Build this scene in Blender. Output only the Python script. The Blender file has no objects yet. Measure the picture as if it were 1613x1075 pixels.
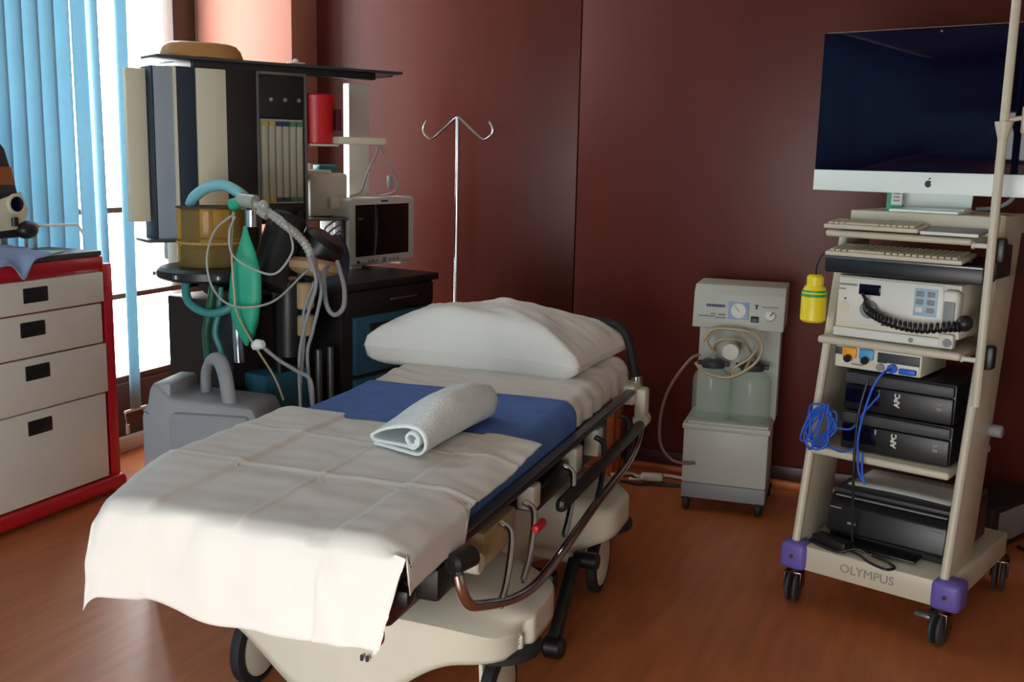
import bpy, bmesh, math, random
from mathutils import Vector, Matrix, noise
sc = bpy.context.scene
COL = sc.collection
R = math.radians
random.seed(4)

# ------------------------------------------------------------------ camera
def make_camera():
    yaw, pitch, roll = R(22.5), R(10.07), R(1.25)
    Fw = Vector((-math.sin(yaw)*math.cos(pitch), math.cos(yaw)*math.cos(pitch), -math.sin(pitch)))
    Rt = Vector((math.cos(yaw), math.sin(yaw), 0)); Up = Rt.cross(Fw)
    c, s = math.cos(roll), math.sin(roll)
    r2 = c*Rt + s*Up; u2 = -s*Rt + c*Up
    cam = bpy.data.cameras.new('camera'); o = bpy.data.objects.new('camera', cam); COL.objects.link(o)
    m = Matrix((r2, u2, -Fw)).transposed().to_4x4(); m.translation = (0, 0, 1.3)
    o.matrix_world = m
    cam.sensor_width = 36; cam.lens = 1650/1613*36
    sc.camera = o
make_camera()
# ------------------------------------------------------------------ world, daylight, exposure
w = bpy.data.worlds.new('daylight'); sc.world = w; w.use_nodes = True
wn = w.node_tree.nodes; wl = w.node_tree.links
bg = wn['Background']; bg.inputs['Color'].default_value = (1.0, 0.982, 0.958, 1); bg.inputs['Strength'].default_value = 13.0
def portal(loc, rot, sx, sy):
    l = bpy.data.lights.new('window_daylight', 'AREA'); l.shape = 'RECTANGLE'; l.size = sx; l.size_y = sy
    l.cycles.is_portal = True
    o = bpy.data.objects.new('window_daylight', l); COL.objects.link(o); o.location = loc; o.rotation_euler = rot
portal((-3.42, 1.65, 1.64), (0, R(-90), 0), 2.72, 4.7)      # left windows, facing into the room
portal((-1.475, -0.92, .72), (R(90), 0, 0), 3.25, 1.34)      # rear window
sc.view_settings.view_transform = 'Standard'; sc.view_settings.look = 'None'
sc.view_settings.gamma = 1.0; sc.view_settings.use_curve_mapping = False
sc.view_settings.exposure = 0.2
sc.cycles.max_bounces = 8; sc.cycles.diffuse_bounces = 5; sc.cycles.transparent_max_bounces = 12

# ------------------------------------------------------------------ materials
def lin(c):
    return tuple(((v/255)/12.92 if v/255 <= .04045 else ((v/255+.055)/1.055)**2.4) for v in c)
def mat(name, rgb, rough=.5, metal=0, spec=.5, var=.08, scale=8, bump=0, bscale=60, coat=0, trans=0, stretch=None):
    m = bpy.data.materials.new(name); m.use_nodes = True
    n, l = m.node_tree.nodes, m.node_tree.links; b = n['Principled BSDF']
    c = lin(rgb)
    tc = n.new('ShaderNodeTexCoord'); mp = n.new('ShaderNodeMapping'); l.new(tc.outputs['Object'], mp.inputs['Vector'])
    if stretch: mp.inputs['Scale'].default_value = stretch
    nz = n.new('ShaderNodeTexNoise'); nz.inputs['Scale'].default_value = scale; nz.inputs['Detail'].default_value = 4
    l.new(mp.outputs['Vector'], nz.inputs['Vector'])
    rp = n.new('ShaderNodeValToRGB'); l.new(nz.outputs['Fac'], rp.inputs['Fac'])
    rp.color_ramp.elements[0].position = .3; rp.color_ramp.elements[1].position = .7
    rp.color_ramp.elements[0].color = tuple(v*(1-var) for v in c)+(1,)
    rp.color_ramp.elements[1].color = tuple(min(1, v*(1+var)) for v in c)+(1,)
    l.new(rp.outputs['Color'], b.inputs['Base Color'])
    b.inputs['Roughness'].default_value = rough; b.inputs['Metallic'].default_value = metal
    b.inputs['Specular IOR Level'].default_value = spec; b.inputs['Coat Weight'].default_value = coat
    b.inputs['Transmission Weight'].default_value = trans
    if bump:
        n2 = n.new('ShaderNodeTexNoise'); n2.inputs['Scale'].default_value = bscale; n2.inputs['Detail'].default_value = 3
        l.new(mp.outputs['Vector'], n2.inputs['Vector'])
        bp = n.new('ShaderNodeBump'); bp.inputs['Strength'].default_value = bump; bp.inputs['Distance'].default_value = .01
        l.new(n2.outputs['Fac'], bp.inputs['Height']); l.new(bp.outputs['Normal'], b.inputs['Normal'])
    return m
def glass(name, rgb, mixf=.25, rough=.05):
    m = bpy.data.materials.new(name); m.use_nodes = True
    n, l = m.node_tree.nodes, m.node_tree.links; b = n['Principled BSDF']
    b.inputs['Base Color'].default_value = lin(rgb)+(1,); b.inputs['Roughness'].default_value = rough
    t = n.new('ShaderNodeBsdfTransparent'); t.inputs['Color'].default_value = lin(rgb)+(1,)
    mx = n.new('ShaderNodeMixShader'); mx.inputs['Fac'].default_value = mixf
    l.new(t.outputs[0], mx.inputs[1]); l.new(b.outputs[0], mx.inputs[2])
    l.new(mx.outputs[0], n['Material Output'].inputs['Surface'])
    return m
def translucent(name, rgb, f=.5):
    m = mat(name, rgb, .8, var=.04, scale=40)
    n, l = m.node_tree.nodes, m.node_tree.links
    t = n.new('ShaderNodeBsdfTranslucent'); t.inputs['Color'].default_value = lin(rgb)+(1,)
    mx = n.new('ShaderNodeMixShader'); mx.inputs['Fac'].default_value = f
    l.new(n['Principled BSDF'].outputs[0], mx.inputs[1]); l.new(t.outputs[0], mx.inputs[2])
    l.new(mx.outputs[0], n['Material Output'].inputs['Surface'])
    return m
M = dict(
    wallwood=mat('red_brown_laminate', (88, 36, 26), .38, spec=.28, var=.14, scale=3, stretch=(1, 1, .25), bump=.03, bscale=25),
    floor=mat('wood_vinyl_floor', (178, 102, 60), .42, var=.16, scale=5, stretch=(6, .7, 1), bump=.02, bscale=40),
    pink=mat('salmon_paint', (164, 104, 88), .6, var=.03),
    cream_wall=mat('brown_paint', (120, 92, 76), .8, var=.03),
    ceil=mat('cream_ceiling', (196, 186, 172), .9, var=.02),
    darkbrown=mat('dark_brown_frame', (62, 42, 34), .45, var=.1),
    baseb=mat('dark_baseboard', (58, 26, 22), .4, var=.1),
    orange=mat('orange_wood', (190, 104, 52), .45, var=.15, scale=12, stretch=(1, 8, 8)),
    white_trim=mat('white_trim', (215, 208, 196), .5, var=.03),
    blind=translucent('blue_blind_fabric', (150, 188, 204), .34),
    pane=glass('window_glass', (250, 252, 252), .06),
    red=mat('red_enamel', (176, 22, 34), .35, var=.06, coat=.2),
    offwhite=mat('offwhite_enamel', (214, 210, 198), .4, var=.02),
    black=mat('black_plastic', (22, 22, 24), .4, var=.1),
    blackgloss=mat('black_glossy_screen', (9, 7, 32), .04, var=0, spec=.18),
    rubber=mat('black_rubber', (26, 26, 28), .7, var=.1),
    darkgrey=mat('dark_grey_plastic', (58, 58, 62), .5, var=.06),
    midgrey=mat('grey_plastic', (132, 134, 138), .5, var=.05),
    steelgrey=mat('grey_metal', (120, 120, 122), .35, metal=.7, var=.05),
    chrome=mat('chrome', (205, 205, 208), .18, metal=1, var=.02),
    chrome_dark=mat('dark_chrome', (110, 100, 96), .25, metal=1, var=.05),
    silver=mat('brushed_aluminium', (226, 236, 232), .5, metal=.08, var=.02),
    creamp=mat('cream_plastic', (212, 208, 190), .42, var=.03),
    cartbeige=mat('beige_cart_enamel', (196, 188, 168), .4, var=.03),
    purple=mat('purple_plastic', (104, 88, 170), .45, var=.06),
    sheet=mat('white_cotton', (224, 219, 212), .9, var=.025, scale=14, bump=.12, bscale=18),
    drape=mat('white_disposable_drape', (226, 221, 214), .85, var=.02, scale=10, bump=.10, bscale=14),
    pillow=mat('white_pillowcase', (236, 235, 230), .9, var=.02, scale=9, bump=.16, bscale=9),
    blue=mat('blue_cotton', (80, 116, 182), .9, var=.10, scale=14, bump=.15, bscale=16),
    towel=mat('white_terry', (234, 240, 240), .95, var=.03, scale=60, bump=.25, bscale=160),
    grey_can=mat('grey_moulded_plastic', (140, 142, 146), .55, var=.04),
    navy=mat('navy_panel', (40, 52, 70), .5, var=.05),
    slate=mat('slate_blue_panel', (152, 166, 182), .5, var=.04),
    creampanel=mat('cream_panel', (216, 212, 188), .5, var=.03),
    blackpanel=mat('black_panel', (30, 24, 24), .45, var=.1),
    teal=mat('teal_drawer', (40, 92, 118), .4, var=.08),
    tray=mat('amber_plastic_tray', (176, 130, 78), .4, var=.06),
    redbin=mat('red_bin_plastic', (200, 26, 36), .4, var=.05),
    monwhite=mat('monitor_white', (216, 216, 208), .45, var=.02),
    dkscreen=mat('dark_screen', (20, 18, 18), .12, var=.02),
    aqua=mat('aqua_plastic', (30, 118, 122), .45, var=.05),
    amber=glass('amber_acrylic', (240, 212, 140), .16, .06),
    amber_solid=mat('amber_granules', (170, 140, 70), .8, var=.2, scale=90),
    bellow=mat('dark_bellows', (60, 48, 30), .6, var=.1),
    hose=mat('pale_blue_hose', (128, 190, 200), .4, var=.05),
    clear=mat('clear_tubing', (160, 162, 154), .25, var=.05, spec=.7),
    greybag=mat('grey_cable', (140, 140, 142), .5, var=.05),
    green=mat('green_rubber_bag', (38, 166, 132), .5, var=.08, scale=14),
    dgreen=mat('green_gas_hose', (26, 84, 62), .45, var=.08),
    tealhose=mat('teal_hose', (64, 140, 140), .45, var=.08),
    tan=mat('tan_rubber', (176, 150, 110), .6, var=.1),
    jar=glass('jar_glass', (238, 244, 240), .16, .06),
    suct=mat('suction_white', (184, 186, 176), .45, var=.02),
    gauge=mat('gauge_blue_face', (150, 170, 200), .3, var=.03),
    inkblue=mat('dark_blue_ink', (40, 54, 96), .6, var=0),
    ink=mat('dark_ink', (50, 50, 54), .6, var=0),
    inkgrey=mat('grey_ink', (132, 128, 122), .6, var=0),
    tubing=mat('yellowed_tubing', (176, 160, 128), .3, var=.06, spec=.6),
    pinktube=mat('pink_brown_tubing', (128, 98, 92), .35, var=.05),
    yellow=mat('yellow_plastic', (232, 208, 30), .4, var=.03),
    greenband=mat('green_band', (30, 150, 70), .5, var=.03),
    orangeplug=mat('orange_plug', (238, 156, 30), .45, var=.03),
    blueplug=mat('sky_blue_plug', (70, 160, 205), .45, var=.03),
    bluecable=mat('blue_network_cable', (30, 86, 196), .45, var=.06),
    keybeige=mat('beige_keys', (186, 176, 154), .6, var=.06),
    paper=mat('paper', (206, 204, 200), .8, var=.03),
    paperblue=mat('pale_blue_fabric', (150, 178, 222), .9, var=.05, bump=.1),
    papergreen=mat('pale_green_paper', (176, 212, 186), .85, var=.03),
    gold=mat('orange_label', (150, 80, 42), .5, var=.1),
    rimwhite=mat('white_rod', (226, 230, 230), .35, var=.02),
    lightblue=mat('light_blue_keypad', (158, 186, 206), .45, var=.03),
    boxgreen=mat('green_box_print', (60, 150, 120), .6, var=.04),
    maroon=mat('maroon_cover', (74, 22, 30), .5, var=.1),
    wcord=mat('white_cord', (214, 202, 184), .5, var=.04),
    flow=glass('flow_tube_glass', (222, 218, 200), .5, .15),
    flowback=mat('flow_backing', (176, 170, 150), .6, var=.05),
    flowyellow=mat('muted_yellow', (176, 150, 90), .6), flowgreen=mat('muted_green', (70, 120, 84), .6),
    soda=mat('teal_paint', (44, 110, 134), .4, var=.06),
)

# ------------------------------------------------------------------ mesh helpers
def catmull(pts, n=8, closed=False):
    P = [Vector(p) for p in pts]; out = []; N = len(P)
    if N < 3: return P
    rng = range(N) if closed else range(N-1)
    for i in rng:
        if closed: p0, p1, p2, p3 = P[(i-1) % N], P[i], P[(i+1) % N], P[(i+2) % N]
        else: p0, p1, p2, p3 = P[max(i-1, 0)], P[i], P[i+1], P[min(i+2, N-1)]
        for k in range(n):
            t = k/n
            out.append(.5*((2*p1)+(-p0+p2)*t+(2*p0-5*p1+4*p2-p3)*t*t+(-p0+3*p1-3*p2+p3)*t**3))
    if not closed: out.append(P[-1])
    return out
class MB:
    def __init__(self): self.bm = bmesh.new()
    def box(self, x0, x1, y0, y1, z0, z1, bev=0, seg=2, mtx=None):
        b2 = bmesh.new(); bmesh.ops.create_cube(b2, size=1)
        for v in b2.verts:
            v.co = Vector(((x0+x1)/2+v.co.x*(x1-x0), (y0+y1)/2+v.co.y*(y1-y0), (z0+z1)/2+v.co.z*(z1-z0)))
        if bev:
            bev = min(bev, .49*min(abs(x1-x0), abs(y1-y0), abs(z1-z0)))
            bmesh.ops.bevel(b2, geom=list(b2.edges), offset=bev, segments=seg, affect='EDGES', profile=.5)
        return self._add(b2, mtx)
    def _add(self, b2, mtx=None):
        if mtx is not None: bmesh.ops.transform(b2, matrix=mtx, verts=b2.verts)
        me = bpy.data.meshes.new('tmp'); b2.to_mesh(me); b2.free()
        self.bm.from_mesh(me); bpy.data.meshes.remove(me); return self
    def cyl(self, p0, p1, r0, r1=None, seg=20, bev=0):
        p0, p1 = Vector(p0), Vector(p1); r1 = r0 if r1 is None else r1
        L = (p1-p0).length
        b = min(bev, L/2.1, max(r0, r1)*.9)
        prof = [(0, 0), (r0-b, 0), (r0, b), (r1, L-b), (r1-b, L), (0, L)] if b else [(0, 0), (r0, 0), (r1, L), (0, L)]
        q = (p1-p0).to_track_quat('Z', 'Y').to_matrix().to_4x4(); q.translation = p0
        return self.lathe(prof, q, seg)
    def lathe(self, prof, mtx=None, seg=24):
        b = bmesh.new(); rings = []
        for r, z in prof:
            if r < 1e-6: rings.append([b.verts.new((0, 0, z))])
            else: rings.append([b.verts.new((r*math.cos(2*math.pi*k/seg), r*math.sin(2*math.pi*k/seg), z)) for k in range(seg)])
        for A, B in zip(rings, rings[1:]):
            for k in range(seg):
                a0, a1 = A[k % len(A)], A[(k+1) % len(A)]; b0, b1 = B[k % len(B)], B[(k+1) % len(B)]
                vs = []
                for v in (a0, a1, b1, b0):
                    if v not in vs: vs.append(v)
                if len(vs) > 2: b.faces.new(vs)
        bmesh.ops.recalc_face_normals(b, faces=b.faces)
        if mtx is not None and not isinstance(mtx, Matrix): mtx = Matrix.Translation(mtx)
        return self._add(b, mtx)
    def tube(self, pts, r, seg=10, n=8, closed=False, smooth=True, flat=1):
        P = catmull(pts, n, closed) if smooth else [Vector(p) for p in pts]
        N = len(P); b = bmesh.new(); rings = []; up = None
        for i, p in enumerate(P):
            if closed: t = P[(i+1) % N]-P[(i-1) % N]
            else: t = P[min(i+1, N-1)]-P[max(i-1, 0)]
            if t.length < 1e-9: t = Vector((0, 0, 1))
            t.normalize()
            if up is None:
                up = Vector((0, 0, 1)) if abs(t.z) < .9 else Vector((1, 0, 0))
            up = (up-t*up.dot(t))
            if up.length < 1e-6: up = t.orthogonal()
            up.normalize(); s = t.cross(up)
            rr = r(i/(N-1)) if callable(r) else r
            rings.append([b.verts.new(p+up*(rr*flat*math.cos(2*math.pi*k/seg))+s*(rr*math.sin(2*math.pi*k/seg))) for k in range(seg)])
        pairs = list(zip(rings, rings[1:]))+([(rings[-1], rings[0])] if closed else [])
        for A, B in pairs:
            for k in range(seg): b.faces.new((A[k], A[(k+1) % seg], B[(k+1) % seg], B[k]))
        if not closed:
            b.faces.new(rings[0][::-1]); b.faces.new(rings[-1])
        bmesh.ops.recalc_face_normals(b, faces=b.faces)
        return self._add(b)
    def prism(self, poly, lo, hi, axis='y', bev=0, mtx=None):
        b = bmesh.new()
        def P(u, v, w): return {'x': (w, u, v), 'y': (u, w, v), 'z': (u, v, w)}[axis]
        A = [b.verts.new(P(u, v, lo)) for u, v in poly]; B = [b.verts.new(P(u, v, hi)) for u, v in poly]
        b.faces.new(A); b.faces.new(B[::-1]); n = len(poly)
        for k in range(n): b.faces.new((A[k], A[(k+1) % n], B[(k+1) % n], B[k]))
        bmesh.ops.recalc_face_normals(b, faces=b.faces)
        if bev: bmesh.ops.bevel(b, geom=list(b.edges), offset=bev, segments=2, affect='EDGES', profile=.5)
        return self._add(b, mtx)
    def ball(self, c, r, sx=1, sy=1, sz=1, seg=20):
        b = bmesh.new(); bmesh.ops.create_uvsphere(b, u_segments=seg, v_segments=seg//2+2, radius=r)
        for v in b.verts: v.co = Vector((c[0]+v.co.x*sx, c[1]+v.co.y*sy, c[2]+v.co.z*sz))
        return self._add(b)
    def grid(self, fn, nu, nv, wrap=False):
        b = bmesh.new(); V = [[b.verts.new(fn(i/nu, j/nv)) for j in range(nv+1)] for i in range(nu+1)]
        for i in range(nu):
            for j in range(nv): b.faces.new((V[i][j], V[i+1][j], V[i+1][j+1], V[i][j+1]))
        if wrap: bmesh.ops.remove_doubles(b, verts=b.verts, dist=1e-5)
        bmesh.ops.recalc_face_normals(b, faces=b.faces)
        return self._add(b)
    def build(self, name, material, parent=None, smooth=True, ang=38, solid=0, subsurf=0):
        me = bpy.data.meshes.new(name); self.bm.to_mesh(me); self.bm.free()
        if smooth:
            me.shade_smooth(); me.set_sharp_from_angle(angle=R(ang))
        me.materials.append(M[material] if isinstance(material, str) else material)
        o = bpy.data.objects.new(name, me); COL.objects.link(o)
        if parent is not None: o.parent = parent
        if solid:
            md = o.modifiers.new('thickness', 'SOLIDIFY'); md.thickness = solid; md.offset = 1
        if subsurf:
            md = o.modifiers.new('smooth', 'SUBSURF'); md.levels = subsurf; md.render_levels = subsurf
        return o
def tag(o, label, cat, group=None, kind=None):
    o['label'] = label; o['category'] = cat
    if group: o['group'] = group
    if kind: o['kind'] = kind
    return o
def thing(name, label, cat, loc=(0, 0, 0), rz=0, group=None):
    o = bpy.data.objects.new(name, None); COL.objects.link(o)
    o.empty_display_size = .1; o.location = loc; o.rotation_euler = (0, 0, rz)
    return tag(o, label, cat, group)
def struct(o, label=None):
    o['kind'] = 'structure'
    if label: o['label'] = label
    return o
def B(name, material, parent, *boxes, bev=.003, seg=2, **k):
    m = MB()
    for b in boxes: m.box(*b, bev=bev, seg=seg)
    return m.build(name, material, parent, **k)
def text(name, body, size, mtx, material, parent=None, ext=.0006, align='CENTER', shear=0, bold=0):
    cu = bpy.data.curves.new(name, 'FONT'); cu.body = body; cu.size = size; cu.extrude = ext
    cu.align_x = align; cu.align_y = 'CENTER'; cu.shear = shear; cu.offset = bold; cu.resolution_u = 3
    t = bpy.data.objects.new(name, cu); COL.objects.link(t)
    bpy.context.view_layer.update()
    me = bpy.data.meshes.new_from_object(t.evaluated_get(bpy.context.evaluated_depsgraph_get()))
    bpy.data.objects.remove(t); bpy.data.curves.remove(cu)
    me.transform(mtx); me.materials.clear(); me.materials.append(M[material])
    o = bpy.data.objects.new(name, me); COL.objects.link(o)
    if parent is not None: o.parent = parent
    return o
FRONT = Matrix.Rotation(R(90), 4, 'X')           # text facing -Y
def front_at(x, y, z, roll=0):
    return Matrix.Translation((x, y, z)) @ FRONT @ Matrix.Rotation(roll, 4, 'Z')
def rotz(a, c=(0, 0, 0)):
    return Matrix.Translation(c) @ Matrix.Rotation(a, 4, 'Z')

# ================================================================== THE ROOM
XL, YB, YR, XR, ZC = -3.24, 4.20, -0.80, 2.30, 3.10
struct(B('floor', 'floor', None, (XL-.2, XR+.2, YR-.2, YB+.2, -.1, 0), bev=0))
struct(B('ceiling', 'ceil', None, (XL-.2, XR+.2, YR-.2, YB+.2, ZC, ZC+.1), bev=0))
m = MB()                                          # laminate panels, with a narrow joint between neighbours
for a, b in ((XL-.2, -1.465), (-1.459, .38), (.386, XR+.2)): m.box(a, b, YB, YB+.05, 0, ZC, bev=.0015)
m.box(XL-.2, XR+.2, YB+.05, YB+.12, 0, ZC)
struct(m.build('wall_back', 'wallwood'))
struct(B('baseboard_back', 'baseb', None, (-2.64, XR, YB-.016, YB, .028, .088), bev=.003))
struct(B('trim_1', 'orange', None, (-2.64, XR, YB-.034, YB, 0, .03), bev=.008))
struct(B('wall_right', 'offwhite', None, (XR, XR+.1, YR, YB, 0, ZC), bev=0))
struct(B('wall_rear', 'cream_wall', None, (XL, -3.1, YR-.1, YR, 0, ZC), (.15, XR, YR-.1, YR, 0, ZC), (-3.1, .15, YR-.1, YR, 0, .05), (-3.1, .15, YR-.1, YR, 1.40, ZC), bev=0))
struct(B('wall_left', 'cream_wall', None, (XL-.12, XL, YR, YB, 3.0, ZC), (XL-.12, XL, YR, -.7, 0, 3.0), bev=0))
struct(B('wall_left_pier', 'pink', None, (XL-.12, XL, 4.0, YB, 0, 3.0), bev=0))
struct(B('wall_left_sill', 'darkbrown', None, (XL-.12, XL, -.7, 4.0, 0, .29), bev=.003))
struct(B('wall_pillar', 'pink', None, (XL, -2.731, 4.0, YB, 0, ZC), bev=.004))
struct(B('baseboard_left', 'white_trim', None, (XL, XL+.035, YR, 4.0, 0, .06), bev=.004))
def window(name, plane, lo, hi, z0, z1, mull, trans, along):
    m = MB()
    def bx(u0, u1, a, b):
        if along == 'y': m.box(plane-.07, plane-.01, u0, u1, a, b, bev=.004)
        else: m.box(u0, u1, plane-.07, plane-.01, a, b, bev=.004)
    bx(lo, hi, z0, z0+.035); bx(lo, hi, z1-.05, z1)
    for c, wd in mull: bx(c-wd/2, c+wd/2, z0, z1)
    for z in trans: bx(lo, hi, z-.012, z+.012)
    o = struct(m.build(name, 'darkbrown'))
    if along == 'y': B('glass', 'pane', o, (plane-.045, plane-.04, lo, hi, z0, z1), bev=0)
    else: B('glass', 'pane', o, (lo, hi, plane-.045, plane-.04, z0, z1), bev=0)
    return o
window('window_1', XL, -.7, 4.0, .285, 3.0, [(-.67, .06), (.0, .06), (1.3, .06), (2.6, .06), (3.925, .15)], [.668, 1.035], 'y')
window('window_2', YR, -3.1, .15, .05, 1.40, [(-3.07, .06), (-1.40, .05), (.12, .06)], [], 'x')

# ------------------------------------------------------------------ vertical blinds
bl = thing('vertical_blind', 'light blue vertical blind drawn half across the bright window behind the red drawer cart', 'blind', (-3.17, 3.05, 0))
def vane(y, wdt, ang, z0, twist=0, bulge=.006, lean=0):
    m = MB()
    def f(u, v):
        z = z0+(2.98-z0)*v; a = ang+twist*(1-v); s = (u-.5)*wdt; d = bulge*(1-(2*u-1)**2)
        return (math.sin(a)*s+math.cos(a)*d, y+lean*(1-v)+math.cos(a)*s-math.sin(a)*d, z)
    return m.grid(f, 6, 16)
for i in range(8):
    vane(-.46+i*.0745, .092, R(18), .215+.004*(i % 3)).build('vane', 'blind', bl, solid=.0012)
vane(.155, .105, R(-14), .20, lean=.02).build('vane', 'blind', bl, solid=.0012)
vane(.225, .05, R(70), .20, bulge=.003, lean=.02).build('vane', 'blind', bl, solid=.0012)
vane(.395, .062, R(12), .19, twist=R(-12), lean=-.01).build('vane', 'blind', bl, solid=.0012)
B('head_rail', 'white_trim', bl, (-.025, .025, -.5, .74, 2.98, 3.02))
m = MB(); m.box(-.006, .006, .32, .45, .182, .192); m.tube([(0, .325, .187), (.004, .318, .17), (0, .33, .12)], .002); m.box(-.004, .004, .325, .34, .09, .13)
m.build('bottom_weight', 'white_trim', bl)
def curved_vane(m, c, a, z0):                       # one bowed strip of blind fabric, its width along local y
    mt = Matrix.Translation((c[0], c[1], 0)) @ Matrix.Rotation(a, 4, 'Z')
    m.grid(lambda u, v: mt @ Vector((.016*(1-(2*u-1)**2), (u-.5)*.104, z0+(3.02-z0)*v)), 6, 1)
m = MB(); y = -.70
while y < 2.49:
    curved_vane(m, (-3.17, y), R(18), .215); y += .0745
tag(m.build('vertical_blind', 'blind', solid=.001), 'closed blue blind over the nearer left windows, mirrored as bands in the computer screen', 'blind')

m = MB(); x = -3.06
while x < -1.38:
    curved_vane(m, (x, YR+.06), R(-108), .03); x += .0745
tag(m.build('vertical_blind', 'blind', solid=.001), 'closed blue blind over the left half of the rear window behind the camera', 'blind')

# ================================================================== RED DRAWER CART
tc = thing('drawer_cart', 'red wheeled supply cart with four white drawers in front of the blue blind', 'cart', (-2.86, 2.30, 0), R(90))
# local x = along the front (to the right), local y = into the cart
B('body', 'red', tc, (0, .655, .004, .25, .07, .885), (-.02, .66, -.005, .25, .86, .905), bev=.006)
B('top_tray', 'darkgrey', tc, (-.02, .655, -.004, .25, .905, .925), bev=.004)
B('corner_post', 'red', tc, (.657, .70, -.006, .05, .065, .875), bev=.004)
B('bumper', 'red', tc, (-.06, .715, -.03, .25, .012, .07), bev=.022, seg=4)
for i, (z0, z1, hx) in enumerate([(.738, .848, .335), (.588, .733, .315), (.400, .583, .325), (.076, .396, .322)]):
    d = B('drawer', 'offwhite', tc, (.01, .648 if i % 2 == 0 else .633, -.014, .02, z0, z1), bev=.004)
    zz = z1-.05 if i < 3 else z1-.055
    hd = B('handle', 'black', d, (hx-.052, hx+.052, -.018, -.010, zz-.026, zz+.026), bev=.004)
    hd['label'] = 'black recessed pull'
for x in (.04, .62):
    for y in (.04, .21):
        c = MB(); c.cyl((x, y-.012, .028), (x, y+.012, .028), .028, bev=.004); c.build('caster', 'rubber', tc)
m = MB(); m.tube([(.72, .05, .03), (.73, .02, .045), (.71, -.01, .04)], .010); m.build('brake_pedal', 'black', tc)

# things on the drawer cart (top at z = .925)
t = thing('instrument', 'black and cream bench instrument with a white bent rod on the red drawer cart', 'instrument', (-2.99, 2.60, .925))
m = MB(); m.prism([(-.16, .10), (.02, .105), (.105, .12), (.035, .36), (-.02, .42), (-.16, .42)], -.10, .045, 'x', bev=.006); m.build('housing', 'black', t)
m = MB(); m.prism([(-.16, .08), (.09, .09), (.112, .15), (.085, .215), (.03, .20), (-.16, .15)], .044, .052, 'x', bev=.002); m.build('fascia', 'creampanel', t)
m = MB(); m.prism([(-.05, .24), (.066, .24), (.052, .30), (-.05, .30)], .044, .048, 'x'); m.build('label_plate', 'gold', t)
m = MB(); m.cyl((.05, .055, .175), (.062, .055, .175), .036, seg=28, bev=.003); m.build('bezel', 'creampanel', t)
m = MB(); m.cyl((.06, .055, .175), (.066, .055, .175), .026, seg=28, bev=.002); m.build('port', 'blackgloss', t)
m = MB(); m.ball((.05, .10, .085), .035, 1, 1.2, .9); m.ball((.05, .125, .09), .022); m.cyl((.05, .05, .10), (.05, .05, .13), .014); m.box(-.06, .05, -.1, .11, .06, .095, bev=.01); m.build('knob', 'black', t)
m = MB(); m.cyl((.045, .10, 0), (.045, .10, .07), .006); m.cyl((.045, .14, 0), (.045, .14, .07), .006); m.cyl((.03, .02, 0), (.03, .02, .10), .012)
m.cyl((-.06, -.06, 0), (-.06, -.06, .12), .012); m.build('foot', 'midgrey', t)
m = MB(); m.tube([(.055, .13, .098), (.06, .22, .095), (.06, .305, .092), (.06, .325, .085), (.06, .345, .056)], .005, n=6); m.build('rod', 'rimwhite', t)
m = MB()
def packf(u, v):
    y = 2.47+.25*u; x = -2.815-.22*v
    z = .937+.05*math.sin(math.pi*v)*(1-u)+.008*noise.noise((u*6, v*6, 0))
    if v < .18: z = .937-(.18-v)/.18*(.030+.060*math.exp(-((u-.42)/.14)**2)-.02*u)
    return (x-.03*u*(1-v), y, z)
tag(m.grid(packf, 24, 18).build('cloth_wrap', 'paperblue', solid=.003), 'pale blue surgical wrap hanging over the front corner of the red drawer cart', 'cloth')
m = MB(); m.box(-.075, .075, -.07, .07, 0, .004, mtx=Matrix.Translation((-2.95, 2.74, .926)) @ Matrix.Rotation(R(24), 4, 'Z'))
tag(m.build('paper_packet', 'papergreen'), 'pale green paper packet lying flat on the red drawer cart top', 'packet')

# ================================================================== STRETCHER
BR = R(2.7); SCX, T0 = -1.09, 2.30
bxy = (math.cos(BR)*SCX-math.sin(BR)*T0, math.sin(BR)*SCX+math.cos(BR)*T0)
bed = thing('hospital_stretcher', 'wheeled hospital stretcher with cream base cover and black folded side rail', 'stretcher', (bxy[0], bxy[1], 0), BR)
def place(o):                                     # things lying on the stretcher share its orientation
    o.location = (bxy[0], bxy[1], 0); o.rotation_euler = (0, 0, BR); return o
WL, WR, YF, YH = -.355, .300, -.755, 1.02
def ztop(y): return .618+.030*max(0, (y-.30)/.72)
def wrap(c, off, y, r=.035):
    """c: running width across the mattress from its centre line; returns x, z of a cloth lying over it"""
    cx = (WL+WR)/2; half = (WR-WL)/2+off; z = ztop(y)+off; s = 1 if c >= 0 else -1; a = abs(c)
    rr = r+off
    if a <= half-rr: return cx+s*a, z
    a -= half-rr
    if a <= rr*math.pi/2:
        t = a/rr; return cx+s*(half-rr+rr*math.sin(t)), z-rr*(1-math.cos(t))
    return cx+s*half, z-rr-(a-rr*math.pi/2)
m = MB()
m.box(WL+.10, WR-.006, YF+.008, YH-.008, .545, .612, bev=.03, seg=4)
m.build('mattress', 'darkgrey', bed)
m = MB()
m.box(-.36, -.335, -.58, 1.03, .525, .555, bev=.005); m.box(.320, .345, -.72, 1.03, .541, .556, bev=.004)
m.box(-.24, .345, -.74, -.70, .515, .545, bev=.006); m.box(-.36, .345, 1.02, 1.05, .515, .55, bev=.006)
m.build('litter_frame', 'black', bed)
B('rail_cap', 'steelgrey', bed, (.318, .343, -.70, 1.03, .556, .559), bev=.001)
B('litter_pan', 'darkgrey', bed, (-.24, .27, -.70, 1.0, .505, .53), bev=.004)
m = MB()
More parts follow.
